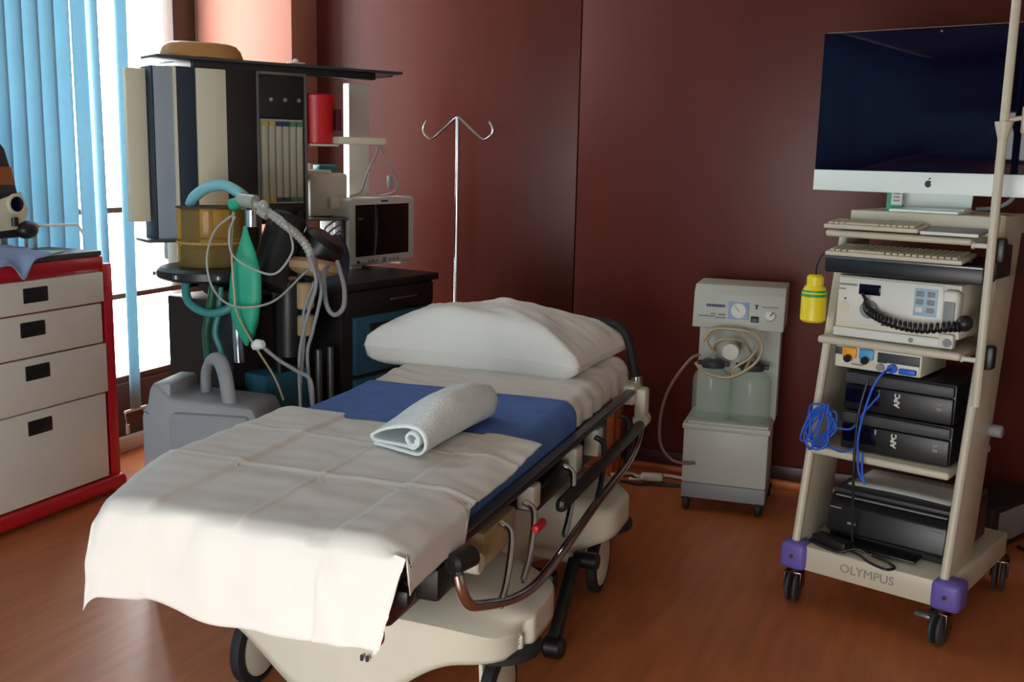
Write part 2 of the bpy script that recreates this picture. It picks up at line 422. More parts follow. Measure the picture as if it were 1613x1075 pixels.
m.tube([(.33, 1.05, .55), (.318, 1.05, .60), (.303, 1.05, .67), (.285, 1.05, .722), (.255, 1.05, .750), (.20, 1.05, .760), (-.1, 1.05, .760), (-.27, 1.05, .750), (-.32, 1.05, .70), (-.345, 1.05, .62), (-.35, 1.05, .55)], .014, seg=14)
m.build('push_handle', 'rubber', bed)
m = MB(); m.cyl((.33, 1.05, .545), (.326, 1.05, .585), .019); m.build('handle_collar', 'chrome', bed)
m = MB(); m.box(.26, .345, .955, 1.06, .505, .57, bev=.01); m.box(.335, .375, .99, 1.05, .455, .555, bev=.012); m.cyl((.355, 1.0, .445), (.355, 1.06, .445), .026, bev=.006)
m.build('corner_bracket', 'creamp', bed)
B('corner_bracket', 'creamp', bed, (-.38, -.29, .97, 1.06, .49, .56), bev=.012)
# base cover: one moulded shell with a wing over each pair of wheels
def hood_w(y):
    w_ = .17
    for c, h in ((-.20, .225), (.60, .225)):
        d = abs(y-c)/h
        if d < 1: w_ = max(w_, .17+.245*(1-d**6))
    return w_
Y0, Y1 = -.425, .835
def hood(u, v):
    fr = bk = 1.0
    if v < .14: fr = v/.14; y = Y0
    elif v > .86: bk = (1-v)/.14; y = Y1
    else: y = Y0+(Y1-Y0)*(v-.14)/.72
    yy = min(max(y, Y0+.075), Y1-.075)
    w_ = hood_w(yy)
    if u < .15: s = -1; sk = u/.15
    elif u > .85: s = 1; sk = (1-u)/.15
    else: s = (u-.5)/.35; sk = 1
    x = s*w_
    end = min(1, abs(y-.2)/.62)
    dome = .335+.03*(1-abs(s)**2.4)-.03*max(0, (end-.72)/.28)**2-.03*abs(s)**6
    wing = (w_-.17)/.245
    zb = .235*wing+.15*(1-wing)
    if end > .8:                                  # belly between the wheels at the two ends
        belly = .5+.5*math.cos(math.pi*min(1, abs(x)/.30)); zb = zb-.16*belly*((end-.8)/.2)
    z = zb+(dome-zb)*(sk**.7)
    k = min(fr, bk)
    if k < 1: z = zb+(z-zb)*k**.8
    ycurve = .15*(1-(1-min(1, abs(x)/w_)**3.5)**.4)
    if y <= Y0+.22: y += ycurve*(1-(y-Y0)/.22)
    if y >= Y1-.22: y -= ycurve*(1-(Y1-y)/.22)
    y += (.02*(1-k) if v < .5 else -.02*(1-k))
    return (x, y, z)
m = MB(); m.grid(hood, 72, 80); m.build('base_cover', 'creamp', bed, ang=60, solid=-.006)
for x in (-.305, .33):
    for y in (-.235, .625):
        m = MB(); cs = Matrix.Translation((x, y, .205))
        m.lathe([(.0, .0), (.085, 0), (.098, .008), (.098, .022), (.085, .03), (0, .03)], cs, 28); o = m.build('bumper_ring', 'rubber', bed)
        m = MB(); rot = Matrix.Translation((x-.018, y, .10)) @ Matrix.Rotation(R(90), 4, 'Y')
        m.lathe([(.080, 0), (.098, .006), (.100, .018), (.098, .030), (.080, .036)], rot, 32); wh = m.build('wheel', 'rubber', bed)
        m = MB(); m.lathe([(0, -.004), (.05, -.004), (.078, .002), (.081, .018), (.078, .034), (.05, .040), (0, .040)], rot, 32); m.build('wheel_disc', 'creamp', wh)['label'] = 'cream wheel cover'
        m = MB(); m.prism([(y-.025, .08), (y+.025, .08), (y+.04, .21), (y-.04, .21)], x-.034, x-.024, 'x', bev=.003); m.box(x-.034, x+.02, y-.045, y+.045, .20, .212, bev=.003)
        m.build('fork', 'creamp', wh)
for y in (-.05, .42):                             # lift columns
    m = MB(); z = .33; prof = [(0, z)]
    for k in range(7): prof += [(.085, z), (.072, z+.012)]; z += .025
    prof += [(.085, .515), (0, .515)]; m.lathe(prof, Matrix.Translation((-.02, y, 0)), 24); m.build('lift_bellows', 'rubber', bed)
B('foot_panel', 'maroon', bed, (-.28, .27, -.66, -.36, .42, .505), bev=.02)
B('release_bar', 'red', bed, (-.2, .27, -.70, -.67, .405, .435), bev=.01)
m = MB(); m.box(.20, .325, -.32, -.12, .425, .505, bev=.008); m.build('gear_box', 'tan', bed)
for b_ in ((.22, .33, .02, .28, .44, .505), (.19, .30, .42, .78, .41, .50), (.20, .32, -.55, -.42, .44, .51)): B('crank_housing', 'black', bed, b_, bev=.01)
m = MB(); m.cyl((.30, -.40, .47), (.35, -.40, .47), .022, bev=.004); m.build('crank_socket', 'creamp', bed)
for b_ in ((.30, .345, -.05, .0, .47, .53), (.30, .345, .30, .36, .46, .53), (.30, .345, .52, .57, .45, .53)): B('rail_bracket', 'creamp', bed, b_, bev=.006)
# folded side rail
sr = MB(); sr.tube([(.385, -.61, .535), (.392, -.605, .50), (.395, -.57, .46), (.396, -.485, .425), (.398, -.35, .380), (.40, -.22, .355), (.40, -.10, .352), (.40, .1, .366), (.40, .325, .384), (.40, .62, .398), (.395, .78, .42), (.39, .86, .46)], .0115, seg=12)
sro = sr.build('side_rail', 'chrome', bed)
B('rail_grip', 'black', sro, (.372, .40, .02, .88, .448, .482), bev=.012)
m = MB(); m.cyl((.365, -.60, .545), (.385, -.53, .545), .021, bev=.008); m.build('rail_end', 'black', sro)
for y0, y1 in ((-.34, -.42), (-.19, -.28), (.12, .02), (.42, .32), (.70, .62)):
    m = MB(); m.tube([(.345, y0+.06, .52), (.375, y0+.05, .50), (.392, (y0+y1)/2+.02, .43), (.40, y1, .395)], .008, seg=10); m.build('rail_link', 'chrome' if y0 < .2 else 'black', sro)
m = MB(); m.box(.38, .40, -.18, -.115, .465, .485, bev=.008); m.build('rail_release', 'redbin', sro)['label'] = 'red release lever'
# pedals
m = MB(); m.box(-.016, .016, -.02, .02, -.125, .125, bev=.008, mtx=Matrix.Translation((.34, .24, .125)) @ Matrix.Rotation(R(-48), 4, 'X'))
m.cyl((.315, .15, .035), (.37, .15, .035), .030, bev=.008); m.build('foot_pedal', 'black', bed)
m = MB(); m.box(.328, .352, .195, .215, .095, .112, bev=.002); m.build('pedal_mark', 'redbin', bed)
m = MB(); m.cyl((.2, .36, .20), (.33, .36, .20), .014); m.cyl((.2, .05, .17), (.30, .05, .17), .014); m.build('pedal_axle', 'creamp', bed)
m = MB(); m.cyl((.33, .36, .20), (.40, .36, .20), .024, bev=.004); m.box(-.30, .28, .335, .385, .10, .15, bev=.01); m.build('brake_pedal', 'black', bed)
for x in (.088, .101): B('cover_print', 'ink', bed, (x-.003, x+.003, -.431, -.424, .220, .233), bev=.001)

# ------------------------------------------------------------------ linen
def nz(x, y, s=1.0, k=0.0): return noise.noise(Vector((x*s, y*s, k)))
m = MB()
half = (WR-WL)/2
def sheetf(u, v):                                 # over the mattress and down both ends and sides
    y = YF-.004+(YH-YF+.008)*v
    e = min(v*(YH-YF), (1-v)*(YH-YF))
    c = (u-.5)*2*(half+.085)
    x, z = wrap(c, .003, y)
    er = max(0, 1-e/.035)
    z -= .035*er*er*(1 if z > .58 else .2)
    wr = .006*nz(x*1.2+y, y*2, 5, 3)+.004*nz(x+2*y, y-x, 9, 7)
    if y > .40: wr *= 2.8
    elif y < -.45: wr *= .3
    side = 0 if z > ztop(y)-.02 else 1
    if side: x += (1 if c > 0 else -1)*(abs(wr)*.9)
    else: z += abs(wr)*.6
    if c < 0 and y < -.40: x += .11*((-.40-y)/.36)**2*min(1, -c/half)
    return (x, y, max(z, .558))
m.grid(sheetf, 90, 120)
def sheetend(u, v):
    y = YF-.004-.004*math.sin(v*3.1); c = (u-.5)*2*half; x, z = wrap(c, .003, YF); x += .11*min(1, -c/half) if c < 0 else 0; return (x, y, .56+(z-.035-.56)*v)
m.grid(sheetend, 20, 6)
m.grid(lambda u, v: ((lambda xz: (xz[0], YH+.004, .56+(xz[1]-.035-.56)*v))(wrap((u-.5)*2*half, .003, YH))), 20, 6)
tag(place(m.build('bottom_sheet', 'sheet', solid=.002, ang=70)), 'white cotton sheet stretched over the stretcher mattress, bare below the pillow', 'sheet')
m = MB()
def bluef(u, v):
    c = -half-.07+(2*half+.135)*u
    yt = .415+.012*nz(c, 0, 4, 1)-.03*max(0, (c-.25))/.1*.3
    yb = -.47
    y = yb+(yt-yb)*v
    x, z = wrap(c, .009, y)
    wv = .004*nz(c*1.3+y*.6, y*.8, 7, 2)+.005*math.exp(-((c*1.0+.02)/.012)**2)*.5
    if z > .59: z += abs(wv)*.9
    else: x += (1 if c > 0 else -1)*abs(wv)*1.2
    return (x, y, max(z, .553))
tag(place(m.grid(bluef, 90, 80).build('blue_sheet', 'blue', solid=.002, ang=70)), 'blue cotton draw sheet spread across the middle of the stretcher', 'sheet')
m = MB(); HANG = .185
def drapef(u, v):
    ext = .06*min(1, max(0, (.505-v)/.012))
    c = -.375+(.74+ext)*u                                # across; centre line of the mattress is x = -.0275
    xc = c
    # along: v from the hem to the head edge
    head = -.028+.012*nz(c, 0, 5, 4)+(.02 if c < -.185 else 0)-.03*max(0, (c-.22)/.14)
    hang = HANG+.012*math.sin(c*11+1.2)+.012*nz(c, 3, 6, 9)
    tot = hang+(head-YF)+.02
    s = v*tot-hang
    z0 = ztop(0)+.016
    rr = .016
    if s > 0:
        y = YF-.006+s; z = z0-.010*max(0, 1-s/.03)**2
    else:
        q = -s; y = YF-.010-.10*q*(1+.5*math.sin(c*9-.5))-.012*(1-math.exp(-q*30)); z = z0-.010-.93*q
    # layered side bands
    flap = .5+.5*math.tanh((-.180-xc-.025*max(0, -s))*260); z_up = .0075*flap+.0055*(.5+.5*math.tanh((xc-.205)*240))
    n_ = .0040*nz(xc*1.0, s, 6, 5)+.0030*nz(xc, s*1.5, 13, 8)+.0022*abs(nz(xc+s*.4, s-xc*.6, 9, 31))
    cre = .0045*math.exp(-((s-.31)/.006)**2)+.0045*math.exp(-((xc-.015)/.005)**2)+.003*math.exp(-((s-.56)/.006)**2)
    fold = .010*math.exp(-((xc-.18-(-s)*.55)/.035)**2) if s < 0 else 0
    fold2 = .016*math.exp(-((xc+.10+(-s)*.4)/.05)**2) if s < 0 else 0
    if s > 0: z += z_up+n_+cre
    else: y -= z_up+n_*2+fold-fold2*.6
    x = xc
    # edges droop over the sides of the mattress
    for e, sg in ((xc-.285, 1), (-.345-xc, -1)):
        if e > 0:
            e1 = min(e, .08); kd = 1 if sg < 0 else min(1, .30+max(0, head-YF-s)/.25)
            if s > 0: z -= (2.2*e1*e1+.12*e1)*kd+(e-e1)
            x -= sg*(e1*.10+(e-e1))
    d_ = max(0, (-.255-xc)/.12); f_ = max(0, 1-max(s, 0)/.30)**1.5
    x += .070*d_*f_; z -= .030*d_*d_*f_
    if s < 0:
        x += .02*math.sin(c*7)*(-s)-.20*(-s)*max(0, (c-.1)/.25)
    return (x, y, z)
tag(place(m.grid(drapef, 150, 130).build('drape', 'drape', solid=.0015, ang=80)), 'white disposable drape over the foot end of the stretcher, hanging down in front', 'drape')

# pillow
m = MB()
def pil(top):
    def f(u, v):
        a, b = 2*u-1, 2*v-1
        hx = .385*(1-.05*(1-abs(a)**2)*0)
        px = a*.372*(1-.03*(1-b*b)); py = b*.235*(1-.05*(1-a*a))
        pa = 9 if a < 0 else 3.2; pb = 7 if b < 0 else 3.0
        th = min(1-abs(a)**pa, 1-abs(b)**pb)*(1-.5*abs(a*b)**6)
        th = max(th, 0)**.42
        wob = .008*nz(a*1.1+.3*b, b, 2.2, 11)+.007*nz(a+.5*b, b, 4.5, 17)+.004*abs(nz(a-b, a+b, 6.5, 23))
        dia = .006*math.sin(7*a+3*b)*th
        zz = (.098 if top else -.072)*th+(wob+dia)*(1 if top else .3)*th
        if top: zz += .040*th*(1-min(1, a*a*1.15))*(.75-.25*b)-.034*max(0, -a)**1.6*th-.034*max(0, a)**1.5*th*(.6+.4*max(0, b))
        px += .025*(b)*(.5+.5*a)                   # right end drifts towards the head
        return (px-.102, py+.868, .698+zz+.006*b-.012*max(0, a)**2)
    return f
m.grid(pil(True), 64, 44); m.grid(pil(False), 64, 44)
bmesh.ops.remove_doubles(m.bm, verts=m.bm.verts, dist=.0005)
tag(place(m.build('pillow', 'pillow', ang=75)), 'plump white pillow in a cotton case at the head of the stretcher', 'pillow')

# folded towel: a flattened roll, its coiled end towards the camera
m = MB()
spiral = []
for k in range(180):                               # cross-section: flat tail on the left, coil on the right
    t_ = k/179
    if t_ < .30: p = (-.075+.125*(t_/.30), .0, 0)
    elif t_ < .42: a = -math.pi/2+math.pi*(t_-.30)/.12; p = (.050+.027*math.cos(a), 0, .027+.027*math.sin(a))
    elif t_ < .66: q = (t_-.42)/.24; p = (.050-.125*q, 0, .054-.036*q*q)
    elif t_ < .70: q = (t_-.66)/.04; p = (-.075-.006*math.sin(q*math.pi), 0, .018-.010*q)
    elif t_ < .86: q = (t_-.70)/.16; p = (-.070+.105*q, 0, .008+.006*q)
    else: a = -math.pi/2+2.6*math.pi*(t_-.86)/.14; rr = .020-.010*(t_-.86)/.14; p = (.040+rr*math.cos(a)*.9, 0, .0275+rr*math.sin(a)*.8)
    spiral.append(p)
def towf(u, v):
    i = u*179; k = min(int(i), 178); f = i-k
    x = spiral[k][0]*(1-f)+spiral[k+1][0]*f; z = spiral[k][2]*(1-f)+spiral[k+1][2]*f
    tp = 1-.08*v-.50*max(0, (v-.78)/.22)**2.2; hz = .86+.75*math.sin(math.pi*min(1, v*.95))-.45*max(0, (v-.82)/.18)**2
    y = .43*v
    n_ = .003*nz(x, y, 16, 3)
    return (x*tp+.022*v*v, y-.35*x*(1-v), z*hz*1.12+.004+(n_ if z > .015 else 0))
m.grid(towf, 179, 46)
bmesh.ops.transform(m.bm, matrix=Matrix.Translation((.092, -.262, .646)) @ Matrix.Rotation(R(-1), 4, 'Z'), verts=m.bm.verts)
tag(place(m.build('towel', 'towel', solid=.0055, ang=80)), 'folded white towel rolled at its near end, lying on the blue and white sheets', 'towel')

# ================================================================== IV POLE
iv = thing('iv_pole', 'thin chrome drip stand with two curled hooks behind the pillow', 'pole', (-1.898, 3.95, 0))
m = MB(); m.cyl((0, 0, .05), (0, 0, 1.447), .0085, seg=14); m.build('pole', 'chrome', iv)
for s in (-1, 1):
    m = MB(); m.tube([(0, 0, 1.447), (s*.015, 0, 1.440), (s*.06, 0, 1.402), (s*.105, 0, 1.366), (s*.125, 0, 1.360), (s*.150, 0, 1.378), (s*.158, 0, 1.402), (s*.148, 0, 1.424), (s*.140, 0, 1.432)], .005, seg=10); m.build('hook', 'chrome', iv)
for k in range(5):
    a = R(72*k+20); m = MB(); m.tube([(0, 0, .07), (.10*math.cos(a), .10*math.sin(a), .065), (.20*math.cos(a), .20*math.sin(a), .05)], .012)
    m.ball((.20*math.cos(a), .20*math.sin(a), .025), .025, .6, .6, 1); m.build('leg', 'steelgrey', iv)

# wooden stand by the back wall
ws = thing('wooden_stand', 'low orange wooden stand with slim legs at the back wall behind the stretcher head', 'stand', (-1.27, 4.06, 0))
for x, y in ((.052, -.03), (-.16, -.03), (.052, .06), (-.16, .06)): B('leg', 'orange', ws, (x-.016, x+.016, y-.016, y+.016, 0, .40))
B('stretcher_bar', 'orange', ws, (-.16, .052, -.04, -.02, .055, .085), (-.16, .052, .05, .07, .055, .085))
B('top', 'orange', ws, (-.20, .09, -.06, .09, .40, .42))

# ================================================================== ANAESTHESIA MACHINE
AM = (-1.87, 3.74, 0)
am = thing('anesthesia_machine', 'tall anaesthesia machine with flowmeter bank, top shelf and teal drawers in the corner', 'medical machine', AM, R(80))
# local x: along the table front (right), local y: into the machine
B('table_top', 'blackpanel', am, (-.80, 0, 0, .46, .805, .832), bev=.006)
B('drawer_cabinet', 'blackpanel', am, (-.56, -.02, .02, .44, .10, .805), bev=.006)
for z0, z1 in ((.49, .705), (.30, .475), (.13, .29)):
    d = B('drawer', 'teal', am, (-.50, -.035, .004, .03, z0, z1), bev=.006)
    B('handle', 'black', d, (-.42, -.12, -.008, .006, z1-.055, z1-.03), bev=.003)
d = B('drawer', 'blackpanel', am, (-.54, -.03, .006, .03, .715, .80), bev=.006)
d['label'] = 'narrow black drawer'
B('drawer_plate', 'steelgrey', d, (-.30, -.14, .002, .008, .752, .758), bev=.001)
B('lower_frame', 'blackpanel', am, (-.98, -.56, .12, .44, .12, .80), (-1.02, 0, .06, .46, .06, .11), bev=.008)
B('teal_base', 'soda', am, (-.93, -.72, .02, .14, .30, .56), bev=.008)['label'] = 'teal painted base panel'
for x in (-.95, -.06):
    for y in (.10, .42):
        m = MB(); m.cyl((x-.015, y, .035), (x+.015, y, .035), .035, bev=.005); m.build('caster', 'rubber', am)
for x in (-.70, -.64):
    m = MB(); m.cyl((x, .0, .08), (x, .0, .62), .012); m.build('front_post', 'steelgrey', am)
# upper head, turned towards the room: work in its own frame and carry it into the machine's frame
U2A = Matrix.Translation(AM).inverted() if False else None
Mam = Matrix.Translation(AM) @ Matrix.Rotation(R(80), 4, 'Z')
Mup = Matrix.Translation((-2.24, 3.36, 0)) @ Matrix.Rotation(R(60), 4, 'Z')
U2A = Mam.inverted() @ Mup
def UB(name, material, *boxes, bev=.003, parent=am):
    m = MB()
    for b in boxes: m.box(*b, bev=bev, mtx=U2A)
    return m.build(name, material, parent)
UB('head_frame', 'steelgrey', (-.192, -.180, -.004, .05, .83, 1.578), (-.004, .008, -.004, .05, .83, 1.578), (-.192, .008, -.004, .05, 1.566, 1.578))
UB('head_body', 'blackpanel', (-.18, -.004, .012, .26, 1.03, 1.566))
UB('upper_panel', 'black', (-.18, -.004, .002, .014, 1.415, 1.566))
fb = UB('flow_backing', 'flowback', (-.176, -.008, .006, .014, 1.105, 1.41), bev=0)
for k, colr in enumerate(('flowyellow', 'flowyellow', 'inkblue', 'inkblue', 'flowgreen', 'flowgreen')):
    x = -.162+k*.0275
    m = MB(); m.box(x-.011, x+.011, -.006, .008, 1.118, 1.40, bev=.003, mtx=U2A); ft = m.build('flow_tube', 'flow', am)
    m = MB(); m.box(x-.011, x+.011, -.008, .0, 1.385, 1.402, mtx=U2A); m.box(x-.011, x+.011, -.008, .0, 1.112, 1.128, mtx=U2A); m.build('gas_label', colr, ft)
UB('lower_panel', 'black', (-.18, -.004, .0, .014, 1.03, 1.105))
for k in range(3):
    x = -.15+k*.055
    m = MB(); q = U2A @ Matrix.Translation((x, -.003, 1.065)) @ Matrix.Rotation(R(90), 4, 'X'); m.lathe([(0, 0), (.016, 0), (.014, .028), (0, .028)], q, 18); m.build('flow_knob', 'black', am)
    m = MB(); q = U2A @ Matrix.Translation((x+.015, .003, 1.48)) @ Matrix.Rotation(R(90), 4, 'X'); m.lathe([(0, 0), (.007, 0), (.007, .006), (0, .006)], q, 18); m.build('gauge', 'midgrey', am)
UB('side_panel', 'blackpanel', (-.302, -.192, -.002, .26, .85, 1.575))
UB('cream_panel', 'creampanel', (-.412, -.304, -.004, .20, .90, 1.573))['label'] = 'cream upright panel'
UB('navy_panel', 'navy', (-.482, -.413, .0, .18, .90, 1.573))['label'] = 'navy upright panel'
UB('edge_strip', 'creampanel', (-.490, -.481, -.006, .12, .86, 1.573))
UB('slate_panel', 'slate', (-.556, -.490, .01, .12, .985, 1.573))['label'] = 'slate blue upright panel'
UB('panel_edge', 'navy', (-.564, -.556, .008, .12, .985, 1.573))
UB('foot_plate', 'steelgrey', (-.60, -.49, -.01, .12, .975, .987))
UB('back_panel', 'creampanel', (-.636, -.567, .05, .08, 1.045, 1.563))['label'] = 'pale cream rear panel'
UB('top_shelf', 'darkgrey', (-.55, .415, -.01, .15, 1.600, 1.610), (-.42, .46, .14, .34, 1.600, 1.610), bev=.002)
UB('shelf_bar', 'black', (-.42, .30, .0, .04, 1.573, 1.600))
UB('column', 'offwhite', (.335, .430, .28, .33, .83, 1.575))['label'] = 'white upright column'
m = MB(); m.box(.125, .33, -.03, .06, 1.327, 1.355, bev=.006, mtx=U2A); m.box(.02, .14, .0, .12, 1.318, 1.326, bev=.002, mtx=U2A); m.build('swing_arm', 'creampanel', am)['label'] = 'cream shelf arm'
m = MB()
for p in ([(.30, -.01, 1.325), (.30, -.01, 1.30), (.25, -.02, 1.22), (.235, .0, 1.15), (.24, .10, 1.125)], [(.31, -.01, 1.325), (.335, -.01, 1.28), (.385, -.01, 1.2), (.39, .0, 1.15), (.375, .10, 1.125)]):
    m.tube([U2A @ Vector(q) for q in p], .0035, seg=8)
m.box(.352, .372, -.01, .01, 1.16, 1.21, bev=.006, mtx=U2A); m.build('hanging_cord', 'greybag', am)
UB('rear_shelf', 'steelgrey', (-.004, .30, .10, .30, 1.03, 1.04))
# absorber stand: black disc on an arm with the amber canister
ab = MB(); C0 = Mam.inverted() @ Vector((-2.205, 2.76, 0))
T_ = Matrix.Translation((C0.x, C0.y, 0))
ab.lathe([(0, .885), (.16, .885), (.172, .893), (.172, .915), (.160, .925), (0, .925)], T_, 36)
ab.cyl((C0.x-.02, C0.y, .875), (C0.x+.02, C0.y, .885), .05); ab.box(C0.x, C0.x+.42, C0.y-.03, C0.y+.03, .845, .885, bev=.008)
ab.build('absorber_base', 'black', am)
for k in range(8):
    a = R(45*k+10); mm = MB(); mm.lathe([(0, 0), (.012, 0), (.012, .012), (0, .012)], Matrix.Translation((C0.x+.172*math.cos(a), C0.y+.172*math.sin(a), .898)), 12)
    mm.build('clamp_screw', 'steelgrey', am)
mm = MB(); mm.lathe([(.104, .926), (.106, .93), (.106, 1.105), (.100, 1.112), (.0, 1.112)], T_, 40); cano = mm.build('amber_canister', 'amber', am)
cano['label'] = 'transparent amber canister'
mm = MB(); mm.lathe([(0, .927), (.098, .927), (.098, .985), (0, .99)], T_, 32); mm.build('granules', 'bellow', cano)
mm = MB(); mm.lathe([(.107, 1.0), (.110, 1.0), (.110, 1.008), (.107, 1.008)], T_, 40); mm.build('canister_ring', 'amber_solid', cano)
mm = MB(); mm.cyl((C0.x, C0.y, .98), (C0.x, C0.y, 1.10), .007); mm.build('bellows_core', 'amber_solid', cano)
mm = MB(); mm.lathe([(0, 1.112), (.108, 1.112), (.108, 1.116), (0, 1.118)], T_, 40); mm.build('canister_lid', 'bellow', cano)
# dark absorber block, ventilator valve and posts between the disc and the table
def A(p): return Mam.inverted() @ Vector(p)
m = MB(); m.cyl(A((-2.03, 2.80, .86)), A((-2.0, 2.90, 1.09)), .062, bev=.01); m.cyl(A((-1.98, 2.95, .90)), A((-1.90, 2.98, 1.02)), .075, bev=.02); m.cyl(A((-2.02, 2.92, .62)), A((-2.02, 2.92, .88)), .05); m.build('valve_block', 'black', am)
m = MB(); m.cyl(A((-2.045, 2.76, 1.055)), A((-2.045, 2.76, 1.115)), .022, bev=.004); m.build('valve_cap', 'chrome', am)
m = MB(); m.lathe([(0, 0), (.05, .004), (.085, .02), (.09, .04), (.07, .055), (0, .06)], Matrix.Translation(A((-1.915, 2.90, .895))) @ Matrix.Rotation(R(12), 4, 'Y'), 28); m.build('breathing_valve', 'tan', am)
m = MB()
for z0, z1 in ((.69, .76), (.78, .87)): m.cyl(A((-1.965, 2.93, z0)), A((-1.965, 2.93, z1)), .032, bev=.006)
m.build('vaporizer', 'tan', am)
m = MB(); m.cyl(A((-2.09, 2.74, .62)), A((-2.10, 2.74, .86)), .018); m.build('gas_fitting', 'chrome', am)
m = MB(); m.cyl(A((-2.06, 2.92, .08)), A((-2.06, 2.92, .88)), .022); m.cyl(A((-2.06, 2.92, .065)), A((-2.06, 2.92, .085)), .05); m.build('absorber_post', 'black', am)

# things on and around the machine
def W(a, d, z): return Mam @ Vector((a, d, z))
def Wu(a, d, z): return Mup @ Vector((a, d, z))
# kidney tray upside down on the top shelf
m = MB(); p = Wu(-.36, .07, 1.6105)
prof = [(.0, .052), (.105, .052), (.125, .046), (.140, .03), (.152, .0), (.146, .0), (.134, .028), (.120, .040), (0, .045)]
m.lathe(prof, Matrix.Translation(p) @ Matrix.Rotation(R(60), 4, 'Z') @ Matrix.Diagonal((1, .55, 1, 1)), 36)
tag(m.build('basin', 'tray'), 'amber brown plastic basin turned upside down on the machine top shelf', 'basin')
m = MB(); p = Wu(-.02, .03, 1.6105); m.box(-.03, .03, -.02, .02, 0, .008, bev=.003, mtx=Matrix.Translation(p) @ Matrix.Rotation(R(70), 4, 'Z')); m.ball((p.x, p.y, p.z+.010), .012)
tag(m.build('adhesive_roll', 'wcord'), 'small white item lying on the machine top shelf right of the basin', 'small item')
# red sharps bin
p = Wu(.075, .06, 1.3265)
sb = thing('sharps_bin', 'red plastic sharps bin on the shelf beside the flowmeters', 'bin', p, R(60))
m = MB(); m.lathe([(0, 0), (.058, 0), (.062, .004), (.070, .165), (.0, .165)], None, 32); m.build('bin_body', 'redbin', sb)
m = MB(); m.lathe([(0, .165), (.074, .165), (.075, .178), (.066, .184), (0, .184)], None, 32); m.build('lid', 'redbin', sb)
m = MB(); m.box(.055, .076, -.06, .0, .05, .13, bev=.004); m.build('label_plate', 'maroon', sb)
# patient monitor
pm = thing('patient_monitor', 'white patient monitor with dark screen on the black machine table', 'monitor', W(0, .30, .832), R(80))
m = MB(); m.box(-.185, .225, 0, .10, .012, .285, bev=.014, seg=3); m.box(-.178, .215, .08, .185, .016, .278, bev=.02, seg=3); m.build('housing', 'monwhite', pm)
B('screen', 'dkscreen', pm, (-.160, .180, -.002, .004, .050, .258), bev=.0015)
for x in (-.14, .17): B('foot', 'monwhite', pm, (x-.03, x+.03, .01, .16, 0, .014), bev=.004)
for x, r_, mt in ((-.145, .007, 'inkblue'), (-.08, .005, 'midgrey'), (-.055, .005, 'midgrey'), (-.03, .005, 'midgrey'), (.018, .011, 'blueplug'), (.055, .005, 'midgrey'), (.08, .005, 'midgrey'), (.105, .005, 'midgrey')):
    m = MB(); m.cyl((x, .002, .029), (x, -.004, .029), r_, seg=16); m.build('button', mt, pm)
B('maker_plate', 'inkblue', pm, (0.0, .045, -.0015, .002, .267, .274), bev=.0005)
B('port_bay', 'black', pm, (-.190, -.183, .03, .085, .10, .21), bev=.002)
m = MB()
for k in range(4):
    z = .12+.025*k; m.tube([(-.187, .05, z), (-.225, .03, z+.01), (-.25, .05+.01*k, z-.03), (-.225, .08, z-.06), (-.19, .09, .09)], .004, seg=8)
m.build('sensor_lead', 'greybag', pm)
# beige gas module behind the monitor
gm = thing('gas_module', 'cream medical module with an aqua lid behind the patient monitor', 'medical device', Wu(.185, .26, 1.041), R(62))
m = MB(); m.box(-.085, .085, -.085, .03, 0, .172, bev=.012); m.box(-.125, .02, -.075, .02, .14, .185, bev=.008); m.build('housing', 'creamp', gm)
B('lid', 'aqua', gm, (-.03, .055, -.06, .02, .178, .205), bev=.008); m = MB(); m.cyl((-.055, -.03, .18), (-.055, -.03, .21), .012); m.build('nozzle', 'creamp', gm)
B('drip_cup', 'creamp', gm, (-.01, .06, -.115, -.08, .03, .08), bev=.008)
bsup = Wu(.185, .26, .832)
# breathing circuit
m = MB(); m.tube([(-2.268, 2.74, 1.118), (-2.248, 2.74, 1.148), (-2.194, 2.74, 1.178), (-2.132, 2.74, 1.186), (-2.073, 2.74, 1.163), (-2.039, 2.74, 1.136)], .018, seg=14)
tag(m.build('breathing_hose', 'hose'), 'pale blue breathing hose arching over the amber canister', 'hose')
def corr(pts, r, nn=90):
    return pts, (lambda t: r*(1+.10*math.sin(t*nn)))
m = MB(); m.tube([(-2.052, 2.72, 1.127), (-2.001, 2.70, 1.139), (-1.944, 2.70, 1.114), (-1.879, 2.70, 1.075), (-1.83, 2.70, 1.043), (-1.791, 2.70, .998), (-1.774, 2.70, .937)], lambda t: .0135*(1+.10*math.sin(t*170)), n=24)
m.cyl((-2.045, 2.705, 1.145), (-1.985, 2.70, 1.140), .022); m.ball((-1.947, 2.69, 1.132), .017); m.cyl((-1.965, 2.69, 1.115), (-1.935, 2.69, 1.100), .014)
tag(m.build('circuit_connector', 'clear'), 'grey corrugated breathing limb with white connectors right of the amber canister', 'hose')
m = MB(); m.cyl((-2.075, 2.70, 1.128), (-2.040, 2.70, 1.138), .019)
tag(m.build('hose_cuff', 'green'), 'small green cuff on the end of the pale blue breathing hose', 'connector')
